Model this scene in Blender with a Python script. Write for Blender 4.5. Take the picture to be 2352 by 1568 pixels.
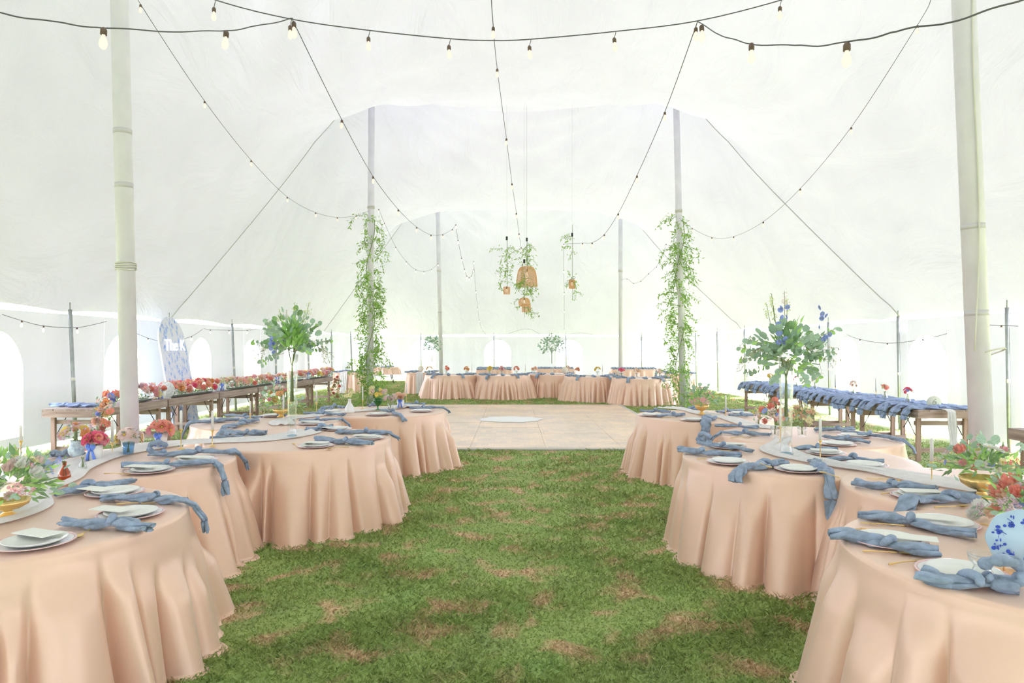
import bpy, bmesh, math, random
import numpy as np
from mathutils import Vector, Matrix, Euler
for o in list(bpy.data.objects): bpy.data.objects.remove(o)
S = bpy.context.scene
COL = S.collection
PI = math.pi
# ------------------------------------------------------------------ camera, world, sun, exposure
H = 1.65; F = 1568.0
cd = bpy.data.cameras.new('camera'); cam = bpy.data.objects.new('camera', cd); COL.objects.link(cam)
cam.location = (0, 0, H); cam.rotation_euler = (PI/2, 0, 0)
cd.sensor_width = 36.0; cd.lens = 24.0; cd.shift_y = 15/2352; cd.clip_end = 400
S.camera = cam
W = bpy.data.worlds.new('world'); S.world = W; W.use_nodes = True
W.node_tree.nodes['Background'].inputs[0].default_value = (0.90, 0.905, 1.17, 1)
W.node_tree.nodes['Background'].inputs[1].default_value = 9.5
sl = bpy.data.lights.new('sun', 'SUN'); sun = bpy.data.objects.new('sun', sl); COL.objects.link(sun)
sl.energy = 22.0; sl.angle = math.radians(1.5); sl.color = (1.0, 0.95, 1.0)
sun.rotation_euler = Vector((0.40, 0.10, 0.90)).to_track_quat('Z', 'Y').to_euler()
S.view_settings.view_transform = 'Standard'; S.view_settings.look = 'None'
S.view_settings.gamma = 1.0; S.view_settings.use_curve_mapping = False
S.view_settings.exposure = 0.07
VT = 0.032   # share of daylight the tent vinyl lets through

# ------------------------------------------------------------------ materials
def nt(name):
    m = bpy.data.materials.new(name); m.use_nodes = True
    return m, m.node_tree.nodes, m.node_tree.links
def mat(name, c, rough=0.6, metal=0.0, var=0.0, scale=8.0, spec=0.4, sheen=0.0, bump=0.0, bscale=60.0, trans=0.0):
    m, n, l = nt(name); b = n['Principled BSDF']
    b.inputs['Roughness'].default_value = rough; b.inputs['Metallic'].default_value = metal
    b.inputs['Specular IOR Level'].default_value = spec
    if sheen: b.inputs['Sheen Weight'].default_value = sheen
    tc = n.new('ShaderNodeTexCoord')
    if var > 0:
        t = n.new('ShaderNodeTexNoise'); t.inputs['Scale'].default_value = scale; t.inputs['Detail'].default_value = 4
        l.new(tc.outputs['Object'], t.inputs['Vector'])
        r = n.new('ShaderNodeValToRGB'); r.color_ramp.elements[0].position = 0.3; r.color_ramp.elements[1].position = 0.7
        r.color_ramp.elements[0].color = tuple(max(0, x*(1-var)) for x in c) + (1,)
        r.color_ramp.elements[1].color = tuple(min(1, x*(1+var)) for x in c) + (1,)
        l.new(t.outputs['Fac'], r.inputs['Fac']); l.new(r.outputs['Color'], b.inputs['Base Color'])
    else: b.inputs['Base Color'].default_value = tuple(c) + (1,)
    if bump > 0:
        t2 = n.new('ShaderNodeTexNoise'); t2.inputs['Scale'].default_value = bscale; t2.inputs['Detail'].default_value = 3
        l.new(tc.outputs['Object'], t2.inputs['Vector'])
        bp = n.new('ShaderNodeBump'); bp.inputs['Strength'].default_value = bump; bp.inputs['Distance'].default_value = 0.01
        l.new(t2.outputs['Fac'], bp.inputs['Height']); l.new(bp.outputs['Normal'], b.inputs['Normal'])
    if trans > 0:
        tr = n.new('ShaderNodeBsdfTranslucent'); tr.inputs['Color'].default_value = tuple(c) + (1,)
        mx = n.new('ShaderNodeMixShader'); mx.inputs[0].default_value = trans
        l.new(b.outputs[0], mx.inputs[1]); l.new(tr.outputs[0], mx.inputs[2])
        l.new(mx.outputs[0], n['Material Output'].inputs[0])
    return m
def vinyl(name, tint, T, refl=0.80, folds=0.25, crease=1.0):
    m, n, l = nt(name); n.remove(n['Principled BSDF'])
    tc = n.new('ShaderNodeTexCoord')
    mp = n.new('ShaderNodeMapping'); mp.inputs['Scale'].default_value = (0.9, 0.35, 0.5); mp.inputs['Rotation'].default_value = (0, 0, 0.5)
    l.new(tc.outputs['Object'], mp.inputs['Vector'])
    a = n.new('ShaderNodeTexNoise'); a.inputs['Scale'].default_value = 1.6*crease; a.inputs['Detail'].default_value = 7; a.inputs['Distortion'].default_value = 1.6
    l.new(mp.outputs[0], a.inputs['Vector'])
    bp = n.new('ShaderNodeBump'); bp.inputs['Strength'].default_value = folds; bp.inputs['Distance'].default_value = 0.25
    l.new(a.outputs['Fac'], bp.inputs['Height'])
    s = n.new('ShaderNodeTexNoise'); s.inputs['Scale'].default_value = 0.7; s.inputs['Detail'].default_value = 5
    l.new(tc.outputs['Object'], s.inputs['Vector'])
    r = n.new('ShaderNodeValToRGB'); r.color_ramp.elements[0].position = 0.3; r.color_ramp.elements[1].position = 0.7
    r.color_ramp.elements[0].color = tuple(x*0.93 for x in tint) + (1,); r.color_ramp.elements[1].color = tuple(tint) + (1,)
    l.new(s.outputs['Fac'], r.inputs['Fac'])
    d = n.new('ShaderNodeBsdfPrincipled'); d.inputs['Roughness'].default_value = 0.5; d.inputs['Specular IOR Level'].default_value = 0.35
    hs = n.new('ShaderNodeMixRGB'); hs.blend_type = 'MULTIPLY'; hs.inputs[0].default_value = 1; hs.inputs[2].default_value = (refl/(1-T),)*3 + (1,)
    l.new(r.outputs[0], hs.inputs[1]); l.new(hs.outputs[0], d.inputs['Base Color'])
    t = n.new('ShaderNodeBsdfTranslucent'); l.new(r.outputs[0], t.inputs['Color'])
    l.new(bp.outputs[0], t.inputs['Normal']); l.new(bp.outputs[0], d.inputs['Normal'])
    mx = n.new('ShaderNodeMixShader'); mx.inputs[0].default_value = T
    l.new(d.outputs[0], mx.inputs[1]); l.new(t.outputs[0], mx.inputs[2]); l.new(mx.outputs[0], n['Material Output'].inputs[0])
    return m
def thin_glass(name, tint=(0.97, 0.99, 0.99), refl=0.6):
    m, n, l = nt(name); n.remove(n['Principled BSDF'])
    tr = n.new('ShaderNodeBsdfTransparent'); tr.inputs[0].default_value = tint + (1,)
    g = n.new('ShaderNodeBsdfGlossy'); g.inputs['Roughness'].default_value = 0.06
    fr = n.new('ShaderNodeLayerWeight'); fr.inputs[0].default_value = 0.5
    pw = n.new('ShaderNodeMath'); pw.operation = 'POWER'; pw.inputs[1].default_value = 2.6; l.new(fr.outputs['Facing'], pw.inputs[0])
    ad = n.new('ShaderNodeMath'); ad.operation = 'MULTIPLY_ADD'; ad.inputs[1].default_value = 0.75; ad.inputs[2].default_value = 0.07; l.new(pw.outputs[0], ad.inputs[0])
    mu = n.new('ShaderNodeMath'); mu.operation = 'MULTIPLY'; mu.inputs[1].default_value = refl; l.new(ad.outputs[0], mu.inputs[0])
    mx = n.new('ShaderNodeMixShader'); l.new(mu.outputs[0], mx.inputs[0]); l.new(tr.outputs[0], mx.inputs[1]); l.new(g.outputs[0], mx.inputs[2])
    l.new(mx.outputs[0], n['Material Output'].inputs[0]); return m
def emit(name, c, s):
    m, n, l = nt(name); n.remove(n['Principled BSDF']); e = n.new('ShaderNodeEmission')
    e.inputs[0].default_value = c + (1,); e.inputs[1].default_value = s; l.new(e.outputs[0], n['Material Output'].inputs[0]); return m
def wood(name, c1, c2, axis=1):
    m, n, l = nt(name); b = n['Principled BSDF']; b.inputs['Roughness'].default_value = 0.75
    tc = n.new('ShaderNodeTexCoord'); mp = n.new('ShaderNodeMapping'); sc = [22, 22, 22]; sc[axis] = 1.6
    mp.inputs['Scale'].default_value = sc; l.new(tc.outputs['Object'], mp.inputs['Vector'])
    t = n.new('ShaderNodeTexNoise'); t.inputs['Scale'].default_value = 1.0; t.inputs['Detail'].default_value = 6; l.new(mp.outputs[0], t.inputs['Vector'])
    r = n.new('ShaderNodeValToRGB'); r.color_ramp.elements[0].position = 0.35; r.color_ramp.elements[1].position = 0.65
    r.color_ramp.elements[0].color = c1 + (1,); r.color_ramp.elements[1].color = c2 + (1,)
    l.new(t.outputs['Fac'], r.inputs['Fac']); l.new(r.outputs[0], b.inputs['Base Color'])
    bp = n.new('ShaderNodeBump'); bp.inputs['Strength'].default_value = 0.25; bp.inputs['Distance'].default_value = 0.004
    l.new(t.outputs['Fac'], bp.inputs['Height']); l.new(bp.outputs[0], b.inputs['Normal']); return m
def grassmat(name, blades):
    m, n, l = nt(name); b = n['Principled BSDF']; b.inputs['Roughness'].default_value = 0.75; b.inputs['Specular IOR Level'].default_value = 0.2
    g = n.new('ShaderNodeNewGeometry')
    def noise(sc, det, dist=0.0, vec=None):
        t = n.new('ShaderNodeTexNoise'); t.inputs['Scale'].default_value = sc; t.inputs['Detail'].default_value = det; t.inputs['Distortion'].default_value = dist
        l.new(g.outputs['Position'], t.inputs['Vector']); return t.outputs['Fac']
    def ramp(f, stops):
        r = n.new('ShaderNodeValToRGB'); cr = r.color_ramp
        while len(cr.elements) < len(stops): cr.elements.new(0.5)
        for e, (p, c) in zip(cr.elements, stops): e.position = p; e.color = c + (1,)
        l.new(f, r.inputs[0]); return r.outputs[0]
    def mix(f, a, c):
        x = n.new('ShaderNodeMixRGB'); l.new(f, x.inputs[0]); l.new(a, x.inputs[1]); l.new(c, x.inputs[2]); return x.outputs[0]
    green = ramp(noise(2.2, 4), [(0.32, (0.215, 0.300, 0.090)), (0.50, (0.32, 0.425, 0.115)), (0.70, (0.265, 0.440, 0.130))])
    fine = ramp(noise(45, 3), [(0.30, (0.17, 0.24, 0.07)), (0.55, (0.36, 0.45, 0.16)), (0.75, (0.54, 0.60, 0.30))])
    gg = n.new('ShaderNodeMixRGB'); gg.inputs[0].default_value = 0.45; l.new(green, gg.inputs[1]); l.new(fine, gg.inputs[2])
    brown = ramp(noise(38, 3), [(0.3, (0.42, 0.27, 0.14)), (0.6, (0.68, 0.50, 0.30)), (0.8, (0.84, 0.70, 0.48))])
    msk = ramp(noise(3.1, 9, 0.4), [(0.52, (0, 0, 0)), (0.66, (1, 1, 1))])
    l.new(mix(msk, gg.outputs[0], brown), b.inputs['Base Color'])
    if blades:
        tr = n.new('ShaderNodeBsdfTranslucent'); mx = n.new('ShaderNodeMixShader'); mx.inputs[0].default_value = 0.25
        l.new(mix(msk, gg.outputs[0], brown), tr.inputs[0]); l.new(b.outputs[0], mx.inputs[1]); l.new(tr.outputs[0], mx.inputs[2])
        l.new(mx.outputs[0], n['Material Output'].inputs[0])
    return m
M = dict(
    roof=vinyl('roof_vinyl', (0.957, 0.962, 1.0), VT, 0.73, 0.45),
    wall=vinyl('wall_vinyl', (0.96, 0.965, 1.0), VT*1.35, 0.74, 0.16, 1.5),
    flap=vinyl('flap_vinyl', (0.97, 0.98, 1.0), VT*2.0, 0.74, 0.1),
    film=thin_glass('clear_vinyl', (0.97, 0.98, 0.98), 0.3),
    glass=thin_glass('clear_glass', (0.965, 0.98, 0.975), 1.0),
    amber=thin_glass('amber_glass', (0.88, 0.50, 0.26), 1.0),
    greenglass=thin_glass('green_glass', (0.16, 0.72, 0.30), 1.0),
    blueglass=thin_glass('blue_glass', (0.62, 0.80, 0.93), 1.0),
    grass=grassmat('lawn', False), blades=grassmat('grass_blades', True),
    pole=mat('painted_pole', (0.79, 0.775, 0.84), 0.4, 0.0, 0.06, 3.0, bump=0.05),
    band=mat('worn_band', (0.66, 0.645, 0.67), 0.6), steel=mat('galvanised_steel', (0.42, 0.45, 0.44), 0.45, 0.6, 0.15, 9),
    rope=mat('white_rope', (0.75, 0.74, 0.66), 0.9), strap=mat('grey_guy_rope', (0.55, 0.55, 0.52), 0.9),
    satin=mat('rose_gold_satin', (0.865, 0.60, 0.445), 0.38, 0.25, 0.03, 2.0, 0.6, 0.25, 0.03, 400),
    nap=mat('blue_gauze', (0.35, 0.445, 0.58), 0.95, 0, 0.28, 22, 0.1, 0.3, 0.5, 90, 0.15),
    nap2=mat('periwinkle_gauze', (0.42, 0.53, 0.76), 0.95, 0, 0.3, 14, 0.1, 0.2, 0.5, 60, 0.25),
    gauze=mat('white_gauze', (0.95, 0.95, 0.95), 0.95, 0, 0.05, 20, 0.1, 0.2, 0.5, 50, 0.2),
    china=mat('white_china', (0.86, 0.87, 0.83), 0.18), pinkrim=mat('pale_pink_rim', (0.90, 0.62, 0.62), 0.2, var=0.1, scale=20),
    charger=mat('white_charger', (0.88, 0.86, 0.85), 0.25), card=mat('cream_card', (0.86, 0.87, 0.80), 0.7),
    gold=mat('gold_metal', (0.83, 0.60, 0.24), 0.30, 0.85), wax=mat('white_wax', (0.88, 0.88, 0.83), 0.45, trans=0.2),
    black=mat('black_plastic', (0.035, 0.035, 0.035), 0.5), cable=mat('grey_cable', (0.13, 0.13, 0.14), 0.6), wire=mat('pale_wire', (0.6, 0.6, 0.58), 0.6),
    socket=mat('brown_socket', (0.16, 0.11, 0.09), 0.5), bulb=emit('warm_bulb', (1.0, 0.86, 0.70), 1.12), bulbfar=emit('pale_bulb', (1.0, 0.95, 0.88), 1.2),
    wicker=mat('natural_rattan', (0.93, 0.54, 0.27), 0.7, var=0.15, scale=40),
    ribbon=mat('blue_silk_ribbon', (0.16, 0.30, 0.85), 0.45, sheen=0.3), bluechina=mat('blue_white_china', (0.55, 0.68, 0.90), 0.2, var=0.45, scale=28),
    vine=mat('vine_leaf', (0.32, 0.54, 0.11), 0.6, var=0.45, scale=6, trans=0.3), vinestem=mat('vine_stem', (0.22, 0.28, 0.10), 0.8),
    euc=mat('eucalyptus_leaf', (0.43, 0.60, 0.46), 0.7, var=0.25, scale=9, trans=0.2), fern=mat('bright_fern', (0.46, 0.76, 0.24), 0.7, var=0.35, scale=9, trans=0.25),
    dark=mat('deep_green_leaf', (0.28, 0.46, 0.22), 0.7, var=0.4, scale=12, trans=0.2), lime=mat('lime_sprig', (0.66, 0.78, 0.28), 0.7, var=0.2, trans=0.2),
    seed=mat('seeded_sprig', (0.50, 0.50, 0.32), 0.8, var=0.4, scale=12),
    tray=mat('dark_tray', (0.10, 0.13, 0.09), 0.6),
)
PET = dict(coral=(0.95, 0.38, 0.30), orange=(0.97, 0.48, 0.20), peach=(0.96, 0.66, 0.50), pink=(0.94, 0.47, 0.52), blush=(0.95, 0.74, 0.70), hot=(0.90, 0.15, 0.28),
           white=(0.90, 0.90, 0.84), yellow=(0.93, 0.72, 0.16), blue=(0.36, 0.46, 0.88), lemon=(0.90, 0.85, 0.50), mauve=(0.72, 0.52, 0.62))
for k, v in PET.items(): M['p_' + k] = mat('petal_' + k, v, 0.65, var=0.14, scale=30, sheen=0.2, trans=0.3)
M['wood'] = wood('weathered_wood', (0.30, 0.22, 0.185), (0.50, 0.40, 0.34), 1)
M['woodx'] = wood('weathered_rail', (0.32, 0.215, 0.17), (0.53, 0.40, 0.33), 0)
M['woodz'] = wood('weathered_leg', (0.29, 0.18, 0.135), (0.50, 0.345, 0.265), 2)

# ------------------------------------------------------------------ helpers
def link_mesh(name, v, f, m, parent=None, smooth=True, mats=None, midx=None):
    me = bpy.data.meshes.new(name)
    v = np.asarray(v, dtype=np.float32).reshape(-1, 3)
    me.from_pydata(v.tolist() if len(v) < 60000 else v, [], f if isinstance(f, list) else f.tolist())
    me.materials.append(m)
    for x in (mats or []): me.materials.append(x)
    if midx is not None: me.polygons.foreach_set('material_index', np.asarray(midx, dtype=np.int32))
    if smooth: me.polygons.foreach_set('use_smooth', np.ones(len(me.polygons), dtype=bool))
    me.update()
    o = bpy.data.objects.new(name, me); COL.objects.link(o)
    if parent: o.parent = parent
    return o
def inst(name, me, parent=None, loc=(0, 0, 0), rot=None, sc=1.0):
    o = bpy.data.objects.new(name, me); COL.objects.link(o); o.location = loc
    if rot is not None:
        if isinstance(rot, (tuple, list, Euler)): o.rotation_euler = rot
        else: o.rotation_euler = rot.to_euler()
    o.scale = (sc, sc, sc) if isinstance(sc, (int, float)) else sc
    if parent: o.parent = parent
    return o
def tag(o, label=None, cat=None, group=None, kind=None):
    if label: o['label'] = label
    if cat: o['category'] = cat
    if group: o['group'] = group
    if kind: o['kind'] = kind
    return o
def thing(name, label, cat, loc=(0, 0, 0), rz=0.0, group=None):
    o = bpy.data.objects.new(name, None); o.empty_display_size = 0.1; COL.objects.link(o)
    o.location = loc; o.rotation_euler = (0, 0, rz); return tag(o, label, cat, group)
def relabel(o, label): o['label'] = label; return o
def dup(root, loc=None, rz=None, label=None, group=None):
    r = root.copy(); COL.objects.link(r)
    if loc is not None: r.location = loc
    if rz is not None: r.rotation_euler = (0, 0, rz)
    if label: r['label'] = label
    if group: r['group'] = group
    for ch in root.children:
        c = ch.copy(); COL.objects.link(c); c.parent = r
        for g in ch.children:
            d = g.copy(); COL.objects.link(d); d.parent = c
    return r
class G:
    def __init__(s): s.v = []; s.f = []; s.m = []
    def add(s, v, f, mi=0):
        k = len(s.v); s.v += [tuple(map(float, p)) for p in v]; s.f += [tuple(i + k for i in q) for q in f]; s.m += [mi]*len(f)
    def box(s, c, d, rot=None, mi=0):
        p = [Vector((sx*d[0]/2, sy*d[1]/2, sz*d[2]/2)) for sz in (-1, 1) for sy in (-1, 1) for sx in (-1, 1)]
        if rot is not None: p = [rot @ q for q in p]
        s.add([q + Vector(c) for q in p], [(0, 2, 3, 1), (4, 5, 7, 6), (0, 1, 5, 4), (2, 6, 7, 3), (0, 4, 6, 2), (1, 3, 7, 5)], mi)
    def tube(s, pts, r, n=8, mi=0, caps=True):
        pts = [Vector(p) for p in pts]; rs = r if isinstance(r, (list, tuple)) else [r]*len(pts)
        rings = []; up = Vector((0.13, 0.97, 0.21))
        for i, p in enumerate(pts):
            t = (pts[min(i+1, len(pts)-1)] - pts[max(i-1, 0)]); t = t.normalized() if t.length > 1e-9 else Vector((0, 0, 1))
            a = t.cross(up)
            if a.length < 0.1: a = t.cross(Vector((1, 0, 0)))
            a.normalize(); b = t.cross(a)
            rings.append([p + (a*math.cos(2*PI*j/n) + b*math.sin(2*PI*j/n))*rs[i] for j in range(n)])
        v = [q for rg in rings for q in rg]; f = []
        for i in range(len(pts)-1):
            for j in range(n): f.append((i*n+j, i*n+(j+1) % n, (i+1)*n+(j+1) % n, (i+1)*n+j))
        if caps: f.append(tuple(range(n-1, -1, -1))); f.append(tuple(range((len(pts)-1)*n, len(pts)*n)))
        s.add(v, f, mi)
    def lathe(s, prof, c=(0, 0, 0), n=24, mi=0, sq=0.0):
        v = []; f = []
        for (r, z) in prof:
            for j in range(n):
                a = 2*PI*j/n; rr = r*(1 + sq*math.cos(j*PI)) if sq else r
                v.append((c[0]+rr*math.cos(a), c[1]+rr*math.sin(a), c[2]+z))
        for i in range(len(prof)-1):
            for j in range(n): f.append((i*n+j, i*n+(j+1) % n, (i+1)*n+(j+1) % n, (i+1)*n+j))
        s.add(v, f, mi)
    def obj(s, name, m, parent=None, smooth=True, mats=None):
        return link_mesh(name, s.v, s.f, m, parent, smooth, mats, s.m if mats else None)
def tubeobj(name, pts, r, m, parent=None, n=8):
    g = G(); g.tube(pts, r, n); return g.obj(name, m, parent)
def boxobj(name, c, d, m, parent=None, rot=None):
    g = G(); g.box(c, d, rot); return g.obj(name, m, parent, smooth=False)
def at(px, py, Y): return Vector(((px-1176)*Y/F, Y, H + (799-py)*Y/F))       # a point of the picture at depth Y
TZ = 0.76
def onz(px, py, z=TZ):
    Y = F*(H-z)/(py-799); return Vector(((px-1176)*Y/F, Y, z))
rnd = random.Random(7)

# ------------------------------------------------------------------ setting: ground
XL, XR, Y0, Y1, EAVE = -7.5, 7.95, -9.0, 34.6, 2.27
g = G(); g.add([(-90, -60, 0), (90, -60, 0), (90, 120, 0), (-90, 120, 0)], [(0, 1, 2, 3)])
fl = g.obj('floor', M['grass'], smooth=False); tag(fl, kind='structure')
# tent roof
PX = {'l': -3.86, 'r': 4.30}; PY = [-5.0, 6.7, 18.4, 30.0]
POLES = [(-3.86, y) for y in PY] + [(4.30, y) for y in PY]
def roof_z(x, y):
    d1 = np.minimum(x-XL, XR-x); d2 = np.minimum(y-Y0, Y1-y)
    def th(d): return np.tanh(np.maximum(d, 0)/2.6)
    base = EAVE + 3.3*th(d1)*th(d2*1.25)
    z = base
    for (px, py) in POLES:
        r = np.sqrt((x-px)**2 + (y-py)**2)
        th_ = np.arctan2(y-py, x-px)
        fade = th(d1)*th(d2)/0.65
        z = z + (2.65*np.exp(-r/3.0) + 0.035*np.exp(-((r-2.6)/2.2)**2)*np.sin(19*th_ + 3*np.sin(2*th_) + px))*np.minimum(fade, 1.15)
    inner = 1/(1+np.exp(-(d1-3.2)*1.6))
    for py in PY: z = z + 0.75*np.exp(-np.abs(y-py)/1.9)*inner
    return z
def roof_pt(x, y): return float(roof_z(np.array([x]), np.array([y]))[0])
nx, ny = 150, 420
xs = np.linspace(XL, XR, nx); ys = np.linspace(Y0, Y1, ny)
gx, gy = np.meshgrid(xs, ys, indexing='ij'); gz = roof_z(gx, gy)
# valance line lifts a little between the side poles
ev = 0.07*np.abs(np.sin((gy-11.4)/3.3*PI)); e1 = np.exp(-np.minimum(gx-XL, XR-gx)/0.5)
gz = gz + (ev-0.02)*e1
# slack folds in the near left bay, running diagonally
u = (gx+3.9)*0.75 + (gy-9)*0.62
msk = np.exp(-((gx+2.6)/1.9)**2 - ((gy-10.3)/3.2)**2)
gz = gz + msk*0.10*np.sin(u*5.2 + 1.3*np.sin(gx*1.9) + 0.8*np.sin(gy*0.9))
u2 = (gx-6.0)*1.0 + (gy-13)*0.16
gz = gz + np.exp(-((gx-6.0)/1.2)**2 - ((gy-13)/4.5)**2)*0.045*np.sin(u2*12)
V = np.stack([gx, gy, gz], -1).reshape(-1, 3)
ii, jj = np.meshgrid(np.arange(nx-1), np.arange(ny-1), indexing='ij'); a = (ii*ny+jj).ravel()
rf = link_mesh('ceiling', V, np.stack([a, a+ny, a+ny+1, a+1], -1), M['roof']); tag(rf, kind='structure')
# side walls with arched windows
wcount = [0]
def side_wall(name, p0, p1, centres, top=EAVE-0.05, w=1.2, zb=0.30, zt=1.98, hem=0.11):
    p0 = Vector(p0); p1 = Vector(p1); L = (p1-p0).length; d = (p1-p0)/L; nrm = Vector((-d.y, d.x, 0))
    cuts = set(np.arange(0, L+0.001, 0.11).round(3).tolist()) | {round(L, 3)}
    for c in centres:
        for k in range(17): cuts.add(round(c - w/2*math.cos(k*PI/16), 4))
    cuts = sorted(cuts); r = w/2
    def arch(u):
        for c in centres:
            if abs(u-c) <= r+1e-4: return zt - 0.62 + 0.62*math.sqrt(max(0, 1-((u-c)/r)**2))
        return None
    def wob(u, z): return 0.022*math.sin(u*2.9+0.7)*math.sin(z*1.1+0.2) + 0.012*math.sin(u*9.1+z*0.8) 
    def P(u, z): q = p0 + d*u + nrm*wob(u, z); return (q.x, q.y, z)
    g = G()
    for ua, ub in zip(cuts[:-1], cuts[1:]):
        if ub-ua < 0.0005: continue
        m = (ua+ub)/2; inside = arch(m) is not None
        segs = [[hem, 0.5, 1.0, 1.5, 1.9, top]]*2
        if inside:
            ha = arch(ua) or zt-0.62; hb = arch(ub) or zt-0.62
            g.add([P(ua, hem), P(ub, hem), P(ub, zb), P(ua, zb)], [(0, 1, 2, 3)])
            g.add([P(ua, ha), P(ub, hb), P(ub, top), P(ua, top)], [(0, 1, 2, 3)])
        else:
            z = segs[0]
            for a_, b_ in zip(z[:-1], z[1:]): g.add([P(ua, a_), P(ub, a_), P(ub, b_), P(ua, b_)], [(0, 1, 2, 3)])
    o = g.obj(name, M['wall']); tag(o, kind='structure')
    for c in centres:
        wcount[0] += 1; g = G(); us = [c - r*math.cos(k*PI/16) for k in range(17)]
        for ua, ub in zip(us[:-1], us[1:]):
            A = lambda u: zt-0.62+0.62*math.sqrt(max(0, 1-((u-c)/r)**2))
            g.add([P(ua, zb), P(ub, zb), P(ub, A(ub)), P(ua, A(ua))], [(0, 1, 2, 3)])
        tag(g.obj('window_%d' % wcount[0], M['film']), kind='structure')
side_wall('wall_left', (XL, Y0, 0), (XL, Y1, 0), [9.9+3.27*k - Y0 for k in range(-5, 8)], zt=1.90)
side_wall('wall_right', (XR, Y1, 0), (XR, Y0, 0), [Y1 - (10.05+3.05*k) for k in range(7, -6, -1)], zt=1.90)
side_wall('wall_back', (XL, Y1, 0), (XR, Y1, 0), [(px-1176)/45.3 - XL for px in (885, 970, 1143, 1308, 1482)][1:], w=1.35, zt=2.06)
side_wall('wall_front', (XR, Y0, 0), (XL, Y0, 0), [2.2, 5.9, 9.5, 13.1], zt=2.0)
# ------------------------------------------------------------------ dance floor
DX0, DX1, DY0, DY1, DZ = -3.15, 3.02, 11.08, 19.5, 0.032
def parquet():
    m, n, l = nt('oak_parquet'); b = n['Principled BSDF']; b.inputs['Roughness'].default_value = 0.32
    tc = n.new('ShaderNodeNewGeometry')
    def brick(rot, sx):
        mp = n.new('ShaderNodeMapping'); mp.inputs['Rotation'].default_value = (0, 0, rot); l.new(tc.outputs['Position'], mp.inputs['Vector'])
        k = n.new('ShaderNodeTexBrick'); l.new(mp.outputs[0], k.inputs['Vector']); k.inputs['Scale'].default_value = 1.0
        k.inputs['Brick Width'].default_value = 0.30; k.inputs['Row Height'].default_value = 0.10; k.inputs['Mortar Size'].default_value = 0.0015
        k.inputs['Color1'].default_value = (0.90, 0.71, 0.52, 1); k.inputs['Color2'].default_value = (0.76, 0.62, 0.48, 1); k.inputs['Mortar'].default_value = (0.58, 0.46, 0.34, 1)
        return k.outputs['Color']
    ch = n.new('ShaderNodeTexChecker'); ch.inputs['Scale'].default_value = 3.28; l.new(tc.outputs['Position'], ch.inputs['Vector'])
    mx = n.new('ShaderNodeMixRGB'); l.new(ch.outputs['Fac'], mx.inputs[0]); l.new(brick(0, 1), mx.inputs[1]); l.new(brick(PI/2, 1), mx.inputs[2])
    ns = n.new('ShaderNodeTexNoise'); ns.inputs['Scale'].default_value = 1.1; l.new(tc.outputs['Position'], ns.inputs['Vector'])
    r = n.new('ShaderNodeValToRGB'); r.color_ramp.elements[0].color = (0.88, 0.88, 0.90, 1); r.color_ramp.elements[1].color = (1.1, 1.05, 1, 1)
    r.color_ramp.elements[0].position = 0.35; r.color_ramp.elements[1].position = 0.65; l.new(ns.outputs['Fac'], r.inputs[0])
    mm = n.new('ShaderNodeMixRGB'); mm.blend_type = 'MULTIPLY'; mm.inputs[0].default_value = 1; l.new(mx.outputs[0], mm.inputs[1]); l.new(r.outputs[0], mm.inputs[2])
    l.new(mm.outputs[0], b.inputs['Base Color']); return m
M['parquet'] = parquet(); M['alu'] = mat('grey_edging', (0.62, 0.60, 0.55), 0.5)
df = thing('dance_floor', 'portable oak parquet dance floor with pale edging laid on the lawn', 'dance floor', (0, 0, 0))
nxp, nyp = 5, 9
pw, pd = (DX1-DX0)/nxp, (DY1-DY0)/nyp
g = G(); g.box((0, 0, DZ/2+0.004), (pw-0.004, pd-0.004, DZ-0.008)); proto = g.obj('panel', M['parquet'], df, smooth=False)
proto.location = (DX0+pw/2, DY0+pd/2, 0)
for i in range(nxp):
    for j in range(nyp):
        off = (pw*0.28 if j % 2 else 0)
        if i or j: inst('panel', proto.data, df, (DX0+pw*(i+0.5), DY0+pd*(j+0.5), 0.0008*((i*7+j*3) % 4)))
for c, d in (((0.5*(DX0+DX1), DY0-0.05, 0.016), (DX1-DX0+0.2, 0.10, 0.026)), ((0.5*(DX0+DX1), DY1+0.05, 0.016), (DX1-DX0+0.2, 0.10, 0.026)),
             ((DX0-0.05, (DY0+DY1)/2, 0.016), (0.10, DY1-DY0, 0.026)), ((DX1+0.05, (DY0+DY1)/2, 0.016), (0.10, DY1-DY0, 0.026))):
    boxobj('edge_strip', c, d, M['alu'], df)
# white monogram decal: two intertwined letters inside a scalloped wreath outline
g = G(); c = onz(1173, 963, DZ); pts = []; nn = 96
for k in range(nn):
    a_ = 2*PI*k/nn; rr = 0.70*(1+0.055*math.sin(9*a_)+0.04*math.sin(4*a_)); pts.append((c.x+rr*math.cos(a_), c.y+rr*0.9*math.sin(a_), DZ+0.008))
g.add(pts + [(c.x, c.y, DZ+0.008)], [(k, (k+1) % nn, nn) for k in range(nn)])
tag(g.obj('floor_decal', mat('white_decal', (0.93, 0.93, 0.91), 0.5)), 'large white scalloped monogram decal stuck on the oak dance floor', 'decal')

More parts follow.
